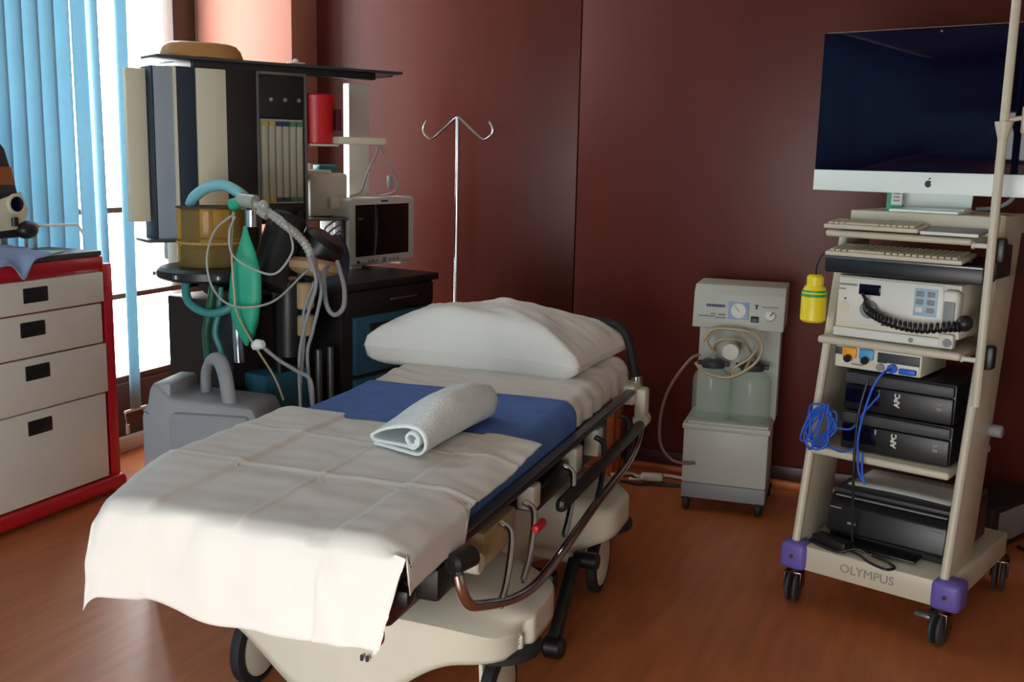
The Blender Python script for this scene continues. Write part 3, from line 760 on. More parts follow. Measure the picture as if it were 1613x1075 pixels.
# green reservoir bag
m = MB()
def bag(u, v):
    prof = [(0, .006), (.08, .013), (.2, .030), (.4, .050), (.6, .056), (.78, .046), (.92, .026), (1, .004)]
    for (a, ra), (b, rb) in zip(prof, prof[1:]):
        if v <= b: r_ = ra+(rb-ra)*(v-a)/(b-a); break
    an = 2*math.pi*u; z = 1.068-.375*v
    cx = -2.000+.002*math.sin(v*3)-.004*v
    fl = 1+.12*math.sin(3*an+v*5)
    return (cx+r_*math.cos(an)*fl, 2.665+.62*r_*math.sin(an)*fl, z)
m.grid(bag, 28, 28, wrap=True)
tag(m.build('reservoir_bag', 'green', ang=70), 'limp green rubber breathing bag hanging in front of the machine', 'breathing bag')
loops = [
 ('sampling_tube', 'clear', .0036, [(-1.988, 2.60, 1.108), (-2.06, 2.60, 1.057), (-2.095, 2.60, .973), (-2.083, 2.60, .89), (-2.034, 2.60, .838), (-1.959, 2.60, .826), (-1.892, 2.66, .845), (-1.854, 2.76, .919), (-1.86, 2.86, .95)], 'clear tube loop hanging across the amber canister and the green bag', 'tube'),
 ('sampling_tube', 'clear', .0036, [(-1.975, 2.585, 1.102), (-1.997, 2.585, 1.053), (-1.987, 2.585, .985), (-1.922, 2.61, .941), (-1.857, 2.62, .935), (-1.808, 2.63, .995), (-1.807, 2.63, 1.042), (-1.854, 2.66, 1.093), (-1.909, 2.67, 1.118)], 'clear round tube loop right of the green bag', 'tube'),
 ('bag_line', 'tubing', .0035, [(-1.995, 2.605, 1.114), (-2.006, 2.605, 1.011), (-1.997, 2.60, .873), (-1.991, 2.605, .804), (-1.968, 2.65, .707), (-1.921, 2.69, .598), (-1.901, 2.71, .52)], 'thin yellowish line running straight down over the green bag', 'tube'),
 ('monitor_cable', 'greybag', .0055, [(-1.765, 2.66, .99), (-1.742, 2.66, .909), (-1.775, 2.66, .804), (-1.805, 2.66, .676), (-1.803, 2.66, .50)], 'grey monitor cable hanging at the table corner, nearest the green bag', 'cable'),
 ('monitor_cable', 'greybag', .0055, [(-1.761, 2.70, .94), (-1.751, 2.70, .872), (-1.777, 2.69, .753), (-1.79, 2.68, .674), (-1.772, 2.68, .50)], 'grey monitor cable hanging straight down beside the black cabinet', 'cable'),
 ('monitor_cable', 'greybag', .005, [(-1.80, 2.74, .901), (-1.834, 2.73, .808), (-1.828, 2.72, .71), (-1.846, 2.72, .55)], 'grey monitor cable hanging just right of the tan vaporizer', 'cable'),
 ('monitor_cable', 'greybag', .0075, [(-1.79, 2.80, .945), (-1.772, 2.75, .925), (-1.765, 2.75, .835), (-1.737, 2.75, .801), (-1.704, 2.75, .826), (-1.712, 2.77, .881), (-1.744, 2.80, .927), (-1.78, 2.84, .955)], 'thick grey cable hanging in a U loop below the patient monitor', 'cable'),
 ('suction_line', 'greybag', .006, [(-1.92, 2.62, .711), (-1.855, 2.62, .671), (-1.791, 2.62, .643), (-1.739, 2.62, .617), (-1.732, 2.62, .53)], 'grey tube sloping down from the tip of the green bag', 'tube'),
 ('gas_hose', 'tealhose', .014, [(-2.264, 2.70, .875), (-2.239, 2.68, .816), (-2.178, 2.68, .785), (-2.116, 2.68, .789), (-2.068, 2.70, .814)], 'teal hose curving in a half loop under the black absorber disc', 'hose'),
 ('gas_hose', 'tealhose', .010, [(-2.157, 2.74, .86), (-2.16, 2.73, .78), (-2.168, 2.72, .713), (-2.147, 2.72, .656), (-2.122, 2.72, .56)], 'thin teal hose hanging down beside the chrome gas fitting', 'hose'),
 ('oxygen_hose', 'dgreen', .013, [(-2.154, 2.70, .872), (-2.172, 2.70, .782), (-2.188, 2.70, .707), (-2.195, 2.72, .60)], 'dark green hose running down to the grey container', 'hose'),
]
for nm, mt, r_, pts, lb, ct in loops:
    m = MB(); m.tube(pts, r_, seg=10, n=10); tag(m.build(nm, mt), lb, ct)
m = MB(); m.cyl((-1.945, 2.62, .705), (-1.905, 2.615, .715), .014, bev=.004); m.ball((-1.925, 2.615, .712), .017)
tag(m.build('tube_clamp', 'rimwhite'), 'white plastic connector at the lower tip of the green bag', 'connector')
# dark blood-pressure cuff draped over the table corner
m = MB()
def cuff(u, v):
    p = Vector((-2.04, 2.95, 1.0)).lerp(Vector((-1.93, 3.10, 1.02)), u)
    q = Vector((-2.00, 2.93, .845)).lerp(Vector((-1.885, 3.06, .850)), u)
    r_ = p.lerp(q, v); r_.z += .012*math.sin(math.pi*v)+.006*math.sin(u*8)*v; r_.x += .025*math.sin(math.pi*v)
    return r_
m.grid(cuff, 16, 16)
tag(m.build('pressure_cuff', 'navy', solid=.012), 'dark navy blood pressure cuff draped over the left corner of the machine table', 'cuff')

# grey moulded container with a loop handle
gc = thing('grey_container', 'grey moulded plastic container with loop handle on the floor between window and stretcher', 'container', (-2.035, 2.535, 0), R(14))
m = MB(); m.prism([(-.195, 0), (.205, 0), (.195, .46), (.16, .545), (-.10, .56), (-.135, .60), (-.165, .60), (-.18, .52), (-.195, .515)], -.085, .12, 'y', bev=.018); m.build('body', 'grey_can', gc)
m = MB(); m.prism([(-.10, .03), (.19, .03), (.18, .46), (.145, .52), (-.085, .52), (-.10, .50)], -.098, -.075, 'y', bev=.010); m.build('front_panel', 'grey_can', gc)
m = MB(); m.tube([(-.045, .05, .55), (-.04, .045, .62), (-.01, .02, .665), (.03, -.01, .665), (.06, -.04, .62), (.075, -.05, .54)], .022, seg=12, flat=.7); m.build('handle', 'grey_can', gc)
m = MB(); m.prism([(.185, .30), (.23, .32), (.26, .36), (.265, .44), (.215, .51), (.185, .50)], -.06, .06, 'y', bev=.01); m.cyl((.235, -.07, .40), (.235, -.055, .40), .02); m.build('side_hub', 'darkgrey', gc)
m = MB(); m.box(-.16, -.10, -.075, .11, .56, .603, bev=.01); m.build('lid_ridge', 'grey_can', gc)

# ================================================================== SUCTION MACHINE
SM = (-.85, 3.74, 0)
sm = thing('suction_machine', 'white wheeled suction machine with gauge panel by the red brown wall', 'medical machine', SM, R(5))
m = MB(); m.prism([(-.004, .075), (.33, .075), (.33, .30), (-.004, .30)], 0, 1, 'z') if False else None
m = MB(); m.box(.0, .308, 0, .28, .108, .335, bev=.006); m.box(-.006, .314, -.006, .285, .313, .335, bev=.006); m.build('lower_cabinet', 'suct', sm)
B('grey_base', 'midgrey', sm, (.0, .308, -.001, .28, .05, .108), bev=.004)['label'] = 'darker grey base band'
B('back_panel', 'suct', sm, (.018, .318, .17, .30, .33, .70), bev=.004)
m = MB(); m.prism([(.05, .69), (.30, .69), (.30, .845), (.10, .845), (.07, .815)], .004, .332, 'x', bev=.004); m.build('head_box', 'suct', sm)
# sloping front: details sit on the face from (.05,.69) to (.07,.815)
def face(x, z, lift=.0015):
    y = .05+(z-.69)/.125*.02-lift
    return Matrix.Translation((x, y, z)) @ Matrix.Rotation(R(-9), 4, 'X')
m = MB(); m.box(-.037, .037, -.003, .003, -.031, .031, bev=.002, mtx=face(.168, .758)); g = m.build('gauge', 'gauge', sm)
m = MB(); m.cyl((0, -.0035, 0), (0, -.005, 0), .026, seg=28); bmesh.ops.transform(m.bm, matrix=face(.168, .758), verts=m.bm.verts); m.build('dial', 'monwhite', g)
m = MB(); m.box(-.001, .001, -.007, -.0055, -.004, .022, mtx=face(.168, .758) @ Matrix.Rotation(R(-40), 4, 'Y')); m.build('needle', 'ink', g)
m = MB(); m.box(-.014, .014, -.006, .003, -.011, .011, bev=.002, mtx=face(.228, .730)); m.build('power_switch', 'black', sm)
m = MB(); m.box(-.003, .003, -.002, .001, -.008, .008, mtx=face(.232, .775)); m.box(-.008, .008, -.002, .001, .004, .007, mtx=face(.232, .775)); m.build('switch_mark', 'ink', sm)
m = MB(); m.cyl((0, 0, 0), (0, -.016, 0), .021, .017, seg=24, bev=.003); bmesh.ops.transform(m.bm, matrix=face(.283, .745), verts=m.bm.verts); kn = m.build('vacuum_knob', 'monwhite', sm)
m = MB(); m.box(-.002, .002, -.019, -.015, 0, .016, mtx=face(.283, .745) @ Matrix.Rotation(R(35), 4, 'Y')); m.build('pointer', 'ink', kn)
def marks(name, material, spec, parent, tf):      # lines of print too small to read in the photograph
    for x0, x1, z, h in spec:
        m = MB(); x = x0
        while x < x1-1e-4:
            wd = min(h*.9, x1-x); m.box(x, x+wd*.8, -.0008, .0004, z-h/2, z+h/2, mtx=tf); x += wd
        m.build(name, material, parent)
marks('maker_print', 'inkblue', [(-.034, .034, 0, .010)], sm, face(.086, .772))
marks('panel_print', 'inkgrey', [(-.06, .0, -.012, .005), (.0, .04, -.016, .005), (-.018, .002, -.003, .005), (.012, .036, -.005, .008)], sm, face(.086, .745))
marks('knob_print', 'inkgrey', [(-.03, .03, 0, .005)], sm, face(.281, .776))
m = MB(); m.box(.012, .306, .0, .17, .3345, .345, bev=.003); m.build('jar_tray', 'suct', sm)
for x, y in ((.02, .02), (.285, .02), (.03, .26), (.30, .275)):
    m = MB(); m.cyl((x-.012, y, .03), (x+.012, y, .03), .030, bev=.005); m.box(x-.016, x+.016, y-.018, y+.018, .04, .052); m.build('caster', 'rubber', sm)
Msm = Matrix.Translation(SM) @ Matrix.Rotation(R(5), 4, 'Z')
for x, lb in ((.085, 'left clear glass suction jar with grey lid'), (.228, 'right clear glass suction jar with grey lid')):
    p = Msm @ Vector((x, .085, .3455))
    j = thing('suction_jar', lb+' on the white suction machine', 'jar', p, R(5), 'glass suction jars')
    m = MB(); m.lathe([(0, .0), (.062, 0), (.070, .008), (.072, .02), (.072, .145), (.066, .168), (.045, .182), (.038, .19), (.038, .20)], None, 36); m.build('glass', 'jar', j)
    m = MB(); m.lathe([(0, .192), (.042, .192), (.044, .196), (.044, .214), (.03, .222), (0, .224)], None, 28); m.cyl((-.06, 0, .206), (.06, 0, .206), .009); m.build('lid', 'darkgrey', j)
    m = MB(); m.cyl((0, 0, .222), (0, 0, .245), .01); m.build('nozzle', 'midgrey', j)
m = MB()
co = [(.054, -.01, .646), (.086, -.01, .692), (.169, -.015, .700), (.238, -.01, .685), (.266, -.01, .636), (.236, -.01, .573), (.155, -.01, .522), (.069, -.01, .533), (.029, 0, .565)]
m.tube([Msm @ Vector(p) for p in co], .0055, n=10)
co = [(.10, .02, .60), (.07, .0, .65), (.11, -.005, .695), (.19, -.01, .69), (.245, .0, .65), (.225, .0, .60), (.17, -.005, .555), (.175, .0, .525), (.205, .02, .545), (.228, .06, .60)]
m.tube([Msm @ Vector(p) for p in co], .005, n=10)
co = [(.085, .085, .588), (.10, .03, .64), (.15, .0, .66), (.20, .02, .65), (.228, .085, .588)]
m.tube([Msm @ Vector(p) for p in co], .005, n=10)
tag(m.build('suction_tubing', 'tubing'), 'coiled yellowish suction tubing looped in front of the two glass jars', 'tubing')
m = MB(); m.lathe([(0, 0), (.030, 0), (.032, .01), (.030, .02), (0, .022)], Matrix.Translation(Msm @ Vector((.155, .02, .615))) @ Matrix.Rotation(R(95), 4, 'X'), 24); m.cyl(Msm @ Vector((.155, .02, .615)), Msm @ Vector((.155, .17, .615)), .008)
tag(m.build('suction_filter', 'monwhite'), 'round white filter disc held above the two glass jars', 'filter')
m = MB(); m.tube([(-.80, 3.725, .60), (-.836, 3.711, .578), (-.90, 3.705, .475), (-.930, 3.703, .365), (-.927, 3.703, .256), (-.887, 3.707, .20), (-.84, 3.71, .188), (-.80, 3.733, .187)], .0055, n=10)
tag(m.build('patient_tube', 'pinktube'), 'thin brown tube looping out left of the white suction machine', 'tube')

# cords at the foot of the back wall
m = MB(); m.tube([(-1.20, 4.0, .012), (-1.133, 4.05, .012), (-1.09, 4.03, .01), (-1.04, 4.08, .012), (-.96, 4.09, .012), (-.80, 4.06, .012), (-.72, 4.05, .02)], .0075, n=8); m.tube([(-1.12, 3.99, .01), (-1.09, 3.985, .01), (-1.05, 4.03, .01)], .0065)
tag(m.build('extension_cord', 'wcord'), 'white extension cord on the floor by the back wall left of the suction machine', 'cord')
m = MB(); m.box(-.045, .045, -.02, .02, 0, .034, bev=.012, seg=3, mtx=Matrix.Translation((-1.035, 4.02, .001)) @ Matrix.Rotation(R(12), 4, 'Z'))
tag(m.build('cord_socket', 'wcord'), 'white in-line socket of the cord on the floor by the back wall', 'socket')
m = MB(); m.tube([(-1.20, 3.93, .008), (-1.13, 3.95, .008), (-1.07, 3.94, .008), (-1.0, 3.97, .008), (-.92, 3.99, .008), (-.8, 4.02, .008)], .006)
tag(m.build('mains_lead', 'black'), 'black power cord running in front of the white cord by the back wall', 'cord')

# ================================================================== ENDOSCOPY CART
CP = (-.33, 3.12, 0); CR = R(-17)
ec = thing('equipment_cart', 'beige wheeled equipment trolley with shelves and purple corner bumpers', 'trolley', CP, CR)
Mec = Matrix.Translation(CP) @ Matrix.Rotation(CR, 4, 'Z')
def CW(x, y, z): return Mec @ Vector((x, y, z))
B('base_box', 'cartbeige', ec, (-.01, .455, -.068, .48, .110, .185), bev=.006)
for x, y in ((-.035, -.085), (.405, -.085)):
    B('corner_bumper', 'purple', ec, (x, x+.08, y, y+.085, .108, .190), bev=.016, seg=3)
    m = MB(); m.cyl((x+.04, y+.02 if y < 0 else y+.065, .15), (x+.04, y-.003 if y < 0 else y+.088, .15), .006); m.build('bumper_screw', 'ink', ec)
for x, y, a in ((.004, -.05, 8), (.43, -.05, -4), (.004, .46, 20), (.445, .47, 10)):
    cm = Matrix.Translation((x, y, 0)) @ Matrix.Rotation(R(a), 4, 'Z')
    m = MB(); m.lathe([(0, .092), (.022, .092), (.024, .11), (0, .11)], cm, 20); m.box(-.026, -.021, -.022, .022, .045, .098, bev=.002, mtx=cm); m.box(.021, .026, -.022, .022, .045, .098, bev=.002, mtx=cm); m.box(-.026, .026, -.022, .022, .09, .098, bev=.002, mtx=cm)
    c = m.build('caster', 'chrome_dark', ec)
    for s in (-.011, .011):
        m = MB(); m.lathe([(0, -.007), (.036, -.007), (.046, -.004), (.048, 0), (.046, .004), (.036, .007), (0, .007)], cm @ Matrix.Translation((s, .0, .048)) @ Matrix.Rotation(R(90), 4, 'Y'), 28); m.build('wheel', 'darkgrey', c)
    if a == -4:
        m = MB(); m.box(-.055, -.01, -.05, -.015, .082, .092, bev=.003, mtx=cm); m.build('brake', 'steelgrey', c)
# slanted side frames: broad inner plate and a round front edge
def fy(z): return -.045+(z-.19)*.205
for x, zt in ((.0, 1.10), (.43, 1.165)):
    m = MB(); m.prism([(fy(.185), .185), (fy(zt), zt), (fy(zt)+.185, zt), (fy(.185)+.21, .185)], x-.008, x+.010, 'x', bev=.003)
    m.tube([(x, fy(.18), .18), (x, fy(zt), zt)], .0125, smooth=False, seg=14)
    m.build('side_frame', 'cartbeige', ec)
def shelf(z, d1, x1=.402, th=.022):
    m = MB(); m.box(.0, x1, -.002, d1, z-th, z, bev=.008, seg=3); return m.build('shelf', 'cartbeige', ec)
shelf(.470, .40); shelf(.803, .42); shelf(1.110, .40, th=.019)
for z in (.795, 1.10):
    m = MB(); m.cyl((.40, .02, z-.008), (.45, .02, z-.008), .007); m.cyl((.398, .02, z-.008), (.404, .02, z-.008), .010); m.build('pole_arm', 'monwhite', ec)
m = MB(); m.cyl((.453, -.004, .668), (.453, -.004, 1.96), .0115, seg=16); m.build('pole', 'cartbeige', ec)['label'] = 'tall beige pole'
m = MB(); m.lathe([(.0115, 1.365), (.022, 1.405), (.022, 1.41), (.0115, 1.41)], Matrix.Translation((.453, -.004, 0)), 20); m.cyl((.453, -.004, 1.412), (.54, .02, 1.43), .006); m.cyl((.505, .005, 1.38), (.505, .005, 1.45), .014, bev=.004); m.build('pole_hook', 'cartbeige', ec)
for z in (.80, 1.085):
    B('pole_clamp', 'black', ec, (.452, .48, .012, .05, z-.035, z+.03), bev=.008)
m = MB(); m.cyl((.435, .21, .56), (.475, .21, .56), .018, bev=.004); m.build('side_knob', 'midgrey', ec)
text('maker_name', 'OLYMPUS', .036, front_at(.225, -.0685, .148), 'inkgrey', ec)
B('monitor_platform', 'cartbeige', ec, (.03, .43, .10, .40, 1.11, 1.165), bev=.004)
# black slide-out tray below the top shelf
kt = B('keyboard_tray', 'black', ec, (.006, .44, -.004, .38, .990, 1.034), bev=.006)
B('tray_lip', 'steelgrey', kt, (.008, .438, -.006, .004, 1.030, 1.037), bev=.002)
m = MB(); m.box(.44, .455, .06, .20, 1.0, 1.09, bev=.01); m.build('tray_slide', 'black', ec)

# keyboards
def keyboard(name, label, x0, x1, y0, y1, z, body, keys, tilt, cols, gapm=.15):
    o = thing(name, label, 'keyboard', CW(x0, y0, z), CR, 'keyboards on the trolley')
    W_, D_ = x1-x0, y1-y0; tm = Matrix.Rotation(R(tilt), 4, 'X')
    m = MB(); m.box(0, W_, 0, D_, 0, .012, bev=.003, mtx=tm); m.box(.01, W_-.01, D_-.02, D_-.005, -.0, D_*math.tan(R(tilt))) if tilt > 0 else None; m.build('case', body, o)
    m = MB(); rows = 5; kw = (W_-.02)/cols; kd = (D_-.02)/rows
    for r in range(rows):
        for c in range(cols):
            if r == 0 and 3 <= c < 9:
                if c == 3: m.box(.01+3*kw, .01+9*kw-kw*gapm, .01, .01+kd*.82, .012, .018, bev=.0015, mtx=tm)
                continue
            m.box(.01+c*kw, .01+(c+1)*kw-kw*gapm, .01+r*kd, .01+r*kd+kd*.82, .012, .018, bev=.0015, mtx=tm)
    m.build('keys', keys, o); return o
keyboard('keyboard', 'slim beige keyboard lying on the top shelf below the computer screen', .0, .265, -.015, .085, 1.115, 'cartbeige', 'keybeige', 5, 15)
tp = thing('touch_pad', 'flat grey metal pad right of the keyboard on the trolley top shelf', 'pad', CW(.272, -.015, 1.115), CR)
m = MB(); m.box(0, .15, 0, .10, 0, .008, bev=.002, mtx=Matrix.Rotation(R(5), 4, 'X')); m.box(.01, .14, .08, .095, 0, .007); m.build('plate', 'midgrey', tp)
m = MB(); m.box(.0, .15, -.003, .001, -.001, .008, bev=.002); m.build('front_edge', 'monwhite', tp)
keyboard('keyboard', 'beige desktop keyboard in the black tray under the top shelf', .008, .385, -.01, .12, 1.038, 'cartbeige', 'keybeige', 6, 20, .25)

# all-in-one computer
mc = thing('computer', 'large silver all-in-one computer with dark glossy screen on top of the trolley', 'computer', CW(.235, .20, 1.1655), CR)
# panel about 0.67 x 0.45, its front 7 cm ahead of the stand's base
m = MB(); m.box(-.337, .337, -.072, -.050, .052, .505, bev=.008, seg=3); m.build('casing', 'silver', mc)
m = MB(); m.grid(lambda u, v: ((u-.5)*.6, -.052+.035*(1-(2*u-1)**2)*(1-(2*v-1)**2), .07+.42*v), 14, 10); m.build('rear_bulge', 'silver', mc)
B('screen', 'blackgloss', mc, (-.335, .335, -.0745, -.070, .112, .503), bev=.002)
B('chin', 'silver', mc, (-.337, .337, -.0745, -.070, .052, .112), bev=.002)
ap = []
for k in range(48):                                # emblem: rounded fruit outline with a bite and a leaf
    a = 2*math.pi*k/48; r_ = 1-.10*max(0, math.sin(a))**10-.06*max(0, -math.sin(a))**16
    x, z = r_*math.cos(a)*.92, r_*math.sin(a)
    if z < 0: x *= 1-.14*z*z
    d = math.hypot(x-1.12, z-.16)
    if d < .46: x = 1.12-(.46**2-(z-.16)**2)**.5
    ap.append((x*.0098, .080+z*.0105))
m = MB(); m.prism(ap, -.0755, -.0744, 'y'); m.prism([(.0, .0915), (.001, .0955), (.005, .0985), (.0055, .0945), (.003, .092)], -.0755, -.0744, 'y'); m.build('emblem', 'ink', mc)
m = MB(); m.prism([(-.05, .006), (.02, .006), (.05, .22), (.044, .22), (.012, .016), (-.05, .012)], -.095, .095, 'x'); m.box(-.095, .095, -.10, .06, 0, .008, bev=.003); m.build('stand', 'silver', mc)
m = MB(); m.ball((0, -.0747, .492), .003); m.build('camera_dot', 'midgrey', mc)
m = MB(); m.tube([(.10, .05, .012), (.16, .03, .02), (.20, .02, .05), (.185, .0, .09), (.14, -.02, .10)], .006); m.build('power_lead', 'greybag', mc)
mb_ = thing('medicine_box', 'small white and green carton standing under the computer screen', 'box', CW(.12, .135, 1.1655), CR+R(6))
B('carton', 'paper', mb_, (0, .042, 0, .025, 0, .065), bev=.001); B('green_band', 'boxgreen', mb_, (-.0006, .0426, -.0006, .0256, .0, .018), (-.0006, .012, -.0006, .0256, .018, .065), bev=0)
B('print', 'inkgrey', mb_, (.018, .036, -.0008, 0, .028, .032), (.018, .034, -.0008, 0, .038, .042), (.018, .037, -.0008, 0, .048, .052), bev=0)

# light source console
ls = thing('light_source', 'white endoscope light source with coiled black cable on the middle shelf', 'medical device', CW(.036, .03, .8035), CR)
m = MB(); m.prism([(.0, .0), (.305, .0), (.305, .022), (.348, .03), (.345, .178), (.004, .178)], .0, .30, 'y', bev=.005) ; m.build('housing', 'creamp', ls)
m = MB(); m.prism([(.005, .045), (.30, .040), (.298, .172), (.008, .174)], -.004, .002, 'y', bev=.002); m.build('front_panel', 'monwhite', ls)
B('lower_lip', 'monwhite', ls, (.0, .306, -.012, .0, .004, .030), bev=.005)
B('display', 'blackgloss', ls, (.066, .128, -.007, -.002, .128, .158), bev=.002)
m = MB(); m.cyl((.10, -.004, .088), (.10, -.018, .088), .026, .024, seg=28, bev=.003); m.build('output_socket', 'midgrey', ls)
m = MB(); m.cyl((.108, -.018, .088), (.108, -.030, .088), .015, seg=24, bev=.003); m.build('light_plug', 'chrome', ls)
m = MB(); m.cyl((.025, -.004, .088), (.025, -.006, .088), .016, seg=24); m.build('air_socket', 'creamp', ls)
m = MB(); m.cyl((.028, -.004, .112), (.028, -.006, .112), .003); m.build('pin', 'ink', ls)
kp = B('keypad', 'lightblue', ls, (.222, .285, -.006, -.002, .085, .160), bev=.002)
for x in (.238, .268):
    for z in (.102, .124, .146):
        m = MB(); m.box(x-.010, x+.010, -.009, -.005, z-.007, z+.007, bev=.002); m.build('key', 'midgrey' if (x, z) != (.238, .102) else 'monwhite', kp)
m = MB(); m.box(.302, .348, -.03, .02, .052, .165, bev=.014, seg=3); m.build('handset_cradle', 'monwhite', ls)
B('handset_window', 'midgrey', ls, (.310, .340, -.034, -.028, .070, .135), bev=.004)
B('side_latch', 'monwhite', ls, (.300, .340, -.02, .01, .005, .045), bev=.006); m = MB(); m.cyl((.325, -.022, .022), (.325, -.018, .022), .012); m.build('latch_disc', 'midgrey', ls)
m = MB(); m.cyl((.225, -.013, .016), (.225, -.0115, .016), .007); m.build('maker_seal', 'midgrey', ls)
pts = []; base = catmull([(.085, -.030, .135), (.10, -.036, .115), (.105, -.04, .096), (.13, -.042, .080), (.17, -.045, .066), (.22, -.046, .058), (.27, -.046, .058), (.325, -.046, .068), (.36, -.03, .072)], 22)
for i, p in enumerate(base):
    a = i*1.05; k = 0 if i < 18 else min(1, (i-18)/10)
    pts.append(Vector((p.x+.0*a, p.y+.011*k*math.cos(a), p.z+.011*k*math.sin(a))))
m = MB(); m.tube(pts, .0045, seg=8, n=4); m.build('coiled_cable', 'black', ls)['label'] = 'black coiled cable'
m = MB(); m.ball((.365, -.02, .08), .022); m.build('cable_plug', 'black', ls)
I4 = Matrix.Identity(4)
marks('maker_print', 'inkgrey', [(.008, .060, .153, .006), (.008, .028, .140, .004)], ls, Matrix.Translation((0, -.0045, 0)))
marks('panel_print', 'ink', [(.135, .162, .047, .003), (.180, .205, .045, .003)], ls, Matrix.Translation((0, -.0045, 0)))

# small camera processor under the middle shelf
cpz = thing('camera_processor', 'small white processor box with orange and blue connectors above the upper black power unit', 'medical device', CW(.045, .03, .7095), CR)
B('housing', 'creamp', cpz, (0, .248, 0, .22, .005, .068), bev=.004)
B('face_plate', 'darkgrey', cpz, (.125, .243, -.003, .001, .033, .062), bev=.001); B('switch_plate', 'darkgrey', cpz, (.0, .02, -.003, .001, .042, .064), bev=.001)
for x, mt in ((.022, 'orangeplug'), (.072, 'blueplug')):
    o = B('connector', mt, cpz, (x, x+.042, -.008, .001, .036, .066), bev=.003)
    m = MB(); m.cyl((x+.021, -.006, .036), (x+.021, -.022, .034), .011, seg=18, bev=.002); m.build('plug', 'black', o)
m = MB(); m.cyl((.135, -.001, .020), (.135, -.008, .020), .011, seg=18); m.build('socket', 'midgrey', cpz)
m = MB(); m.cyl((.172, -.001, .022), (.172, -.018, .022), .013, seg=18); m.box(.190, .238, -.016, .001, .010, .026, bev=.004); m.build('plug', 'bluecable', cpz)
B('white_surround', 'monwhite', cpz, (.152, .243, -.004, .0, .006, .036), bev=.003)
marks('panel_print', 'inkgrey', [(.05, .085, .018, .004)], cpz, Matrix.Translation((0, -.0005, 0)))

# two black power units
def ups(z, lb):
    o = thing('power_unit', lb, 'power unit', CW(.072, .05, z), CR, 'black power units on the trolley')
    B('housing', 'black', o, (0, .315, .004, .33, .002, .116), bev=.006)
    m = MB(); m.prism([(.004, .080), (.311, .080), (.311, .112), (.004, .112)], -.012, .006, 'y', bev=.005); m.build('top_lip', 'darkgrey', o)
    B('front_panel', 'black', o, (.004, .311, -.010, .006, .004, .078), bev=.005)
    B('drive_bay', 'blackgloss', o, (.010, .110, -.013, -.008, .025, .076), bev=.003)
    text('maker_name', 'APC', .021, front_at(.160, -.0112, .050, R(90)), 'monwhite', o, bold=.0008)
    B('indicator', 'inkgrey', o, (.268, .283, -.0125, -.009, .040, .050), (.268, .283, -.0125, -.009, .053, .063), bev=.001)
    return o
ups(.4705, 'lower black power unit of the stack of two, resting on the lower trolley shelf')
ups(.5885, 'upper black power unit of the stack of two, under the white processor box')

# blue network cable bundle
m = MB()
def cpt(l): return [CW(*p) for p in l]
m.tube(cpt([(.217, .010, .731), (.205, -.02, .722), (.185, -.03, .68), (.165, -.03, .60), (.155, -.03, .53), (.158, -.03, .48), (.165, -.03, .43), (.185, -.03, .40), (.175, -.03, .43), (.17, -.03, .49)]), .0035)
random.seed(8)
for k in range(7):
    r_ = .05+.012*random.random(); cx = .028+.03*random.random(); cz = .535+.035*random.random(); ph = random.random()*.6
    m.tube([CW(cx+.6*r_*math.cos(a)+.01*math.sin(3*a+k), -.035-.012*random.random()-.004*k, cz+1.1*r_*math.sin(a+ph)) for a in [i*math.pi/4 for i in range(8)]], .003, closed=True, n=6)
m.tube(cpt([(.03, -.03, .49), (.07, -.025, .485), (.11, -.025, .478), (.15, -.03, .50)]), .003)
m.tube(cpt([(.05, -.03, .52), (.09, -.03, .545), (.13, -.02, .55), (.16, -.02, .60), (.20, -.01, .66)]), .003)
tag(m.build('network_cable', 'bluecable'), 'tangled bright blue network cable bundle hanging at the left of the lower shelf', 'cable')
m = MB(); m.tube(cpt([(.165, -.015, .70), (.150, -.028, .60), (.148, -.03, .50), (.150, -.03, .42), (.152, -.02, .32), (.155, -.01, .22), (.165, -.01, .192)]), .004)
tag(m.build('power_cable', 'black'), 'black power cable hanging down past the lower shelf in front of the printer', 'cable')

# yellow bottle on a cord
yb = thing('yellow_bottle', 'yellow plastic bottle with green band hanging at the left of the light source', 'bottle', CW(-.008, -.025, .845), CR)
m = MB(); m.lathe([(0, 0), (.030, 0), (.036, .006), (.036, .085), (.028, .104), (.0, .104)], None, 28); m.build('body', 'yellow', yb)
m = MB(); m.lathe([(0, .102), (.024, .102), (.024, .130), (.018, .136), (0, .136)], None, 24); m.build('cap', 'yellow', yb)
m = MB(); m.lathe([(.033, .074), (.0372, .074), (.0345, .092), (.031, .092)], None, 28); m.build('band', 'greenband', yb)
m = MB(); m.tube([(0, 0, .136), (-.004, .01, .16), (.004, .02, .19), (.014, .025, .20)], .003); m.build('cord', 'black', yb)

# printer on the base
pr_ = thing('printer', 'black desktop printer on the base of the trolley', 'printer', CW(.045, .06, .1855), CR)
B('body', 'black', pr_, (0, .365, .02, .34, .0, .135), bev=.012, seg=3)
B('lid', 'darkgrey', pr_, (.003, .362, .025, .335, .135, .150), bev=.006)
m = MB(); m.prism([(.0, .02), (-.03, .035), (-.015, .11), (.02, .135), (.06, .135), (.06, .0), (.0, .0)], .012, .353, 'x', bev=.004); m.build('control_panel', 'black', pr_)
B('trim_line', 'midgrey', pr_, (.02, .345, .006, .02, .131, .135), bev=.001)
B('output_slot', 'rubber', pr_, (.05, .30, -.012, .0, .02, .05), bev=.003)
for b_ in ((.075, .10, -.030, -.022, .062, .069), (.015, .05, -.020, -.010, .10, .104), (.31, .345, -.022, -.012, .094, .098)): B('logo_plate', 'midgrey', pr_, b_, bev=.001)
B('output_tray', 'black', pr_, (.06, .29, -.07, .0, .006, .014), bev=.003)
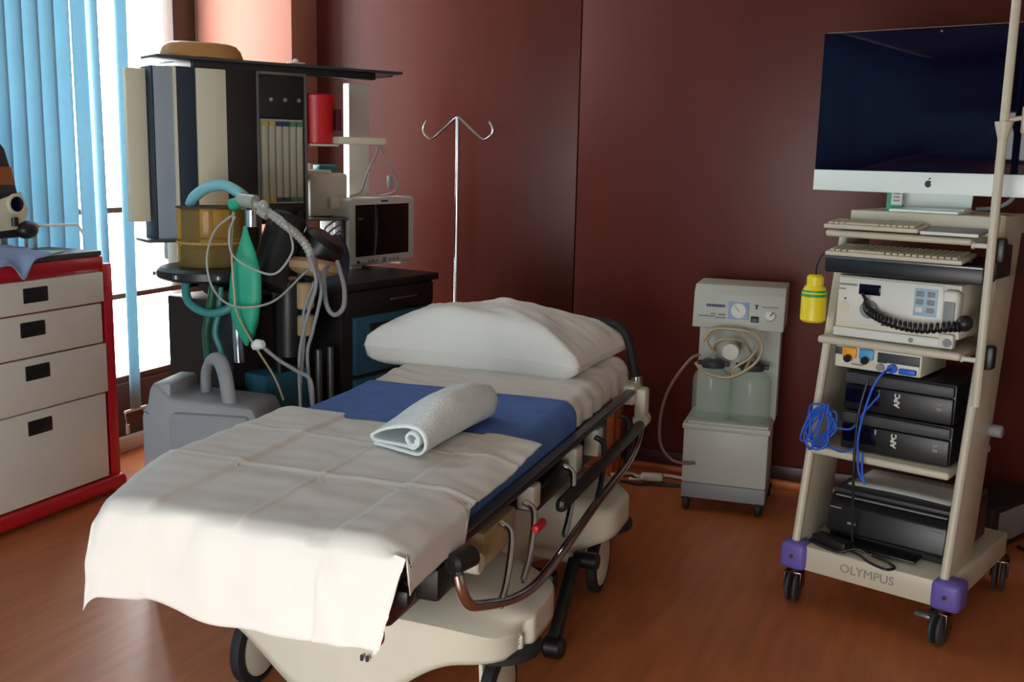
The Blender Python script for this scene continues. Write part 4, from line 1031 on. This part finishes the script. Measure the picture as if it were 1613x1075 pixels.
m = MB(); m.grid(lambda u, v: (.03+.30*u, .07+.20*v, .152+.004*math.sin(3*u)), 10, 4)
o = m.build('paper_sheet', 'paper', solid=.002); o.location = CW(.045, .06, .1855); o.rotation_euler = (0, 0, CR); tag(o, 'white printed sheet lying on top of the black printer', 'paper')
# adapters and cables on the base plate
pa = thing('power_adapter', 'black power adapter with coiled lead on the trolley base in front of the printer', 'adapter', CW(.08, -.035, .186), CR+R(-12))
B('brick', 'black', pa, (-.04, .075, -.008, .042, .0, .032), bev=.008)
m = MB(); m.tube([(.08, .01, .01), (.12, .0, .012), (.16, -.015, .008), (.215, -.02, .006), (.225, .01, .006), (.19, .03, .008), (.14, .03, .01), (.10, .015, .02), (.06, -.012, .006), (.0, -.014, .006), (-.045, .0, .006), (-.05, .03, .006), (-.03, .05, .006), (.05, .048, .006)], .004)
m.build('lead', 'black', pa); B('plug_pin', 'chrome', pa, (.125, .145, .018, .026, .012, .018), bev=.002)

# black unit on the floor behind the trolley
p0 = Vector((.251, 3.713, 0))
bu = thing('floor_unit', 'black box with two white sockets on the floor behind the right rear trolley wheel', 'power unit', (.251, 3.80, 0), R(-28))
B('housing', 'black', bu, (-.15, 0, -.08, .25, .006, .165), bev=.006); B('side_plate', 'midgrey', bu, (-.001, .002, -.03, .23, .03, .14), bev=.001)
for z in (.085, .112): B('socket', 'monwhite', bu, (-.062, -.044, -.083, -.079, z, z+.016), bev=.002)
B('foot', 'rubber', bu, (-.14, -.01, -.07, .24, 0, .008), bev=.002)
m = MB(); m.cyl((-.03, -.08, .04), (-.03, -.084, .04), .008); m.build('indicator', 'redbin', bu)
m = MB(); m.tube([(.31, 3.85, .008), (.36, 3.80, .008), (.42, 3.83, .008), (.50, 3.86, .008), (.62, 3.9, .01)], .006); m.tube([(.36, 4.19, .32), (.36, 4.14, .20), (.37, 4.06, .04), (.40, 3.95, .010), (.47, 3.86, .008), (.6, 3.8, .008)], .005)
tag(m.build('mains_lead', 'black'), 'black power cords lying on the floor beside the box behind the trolley', 'cord')
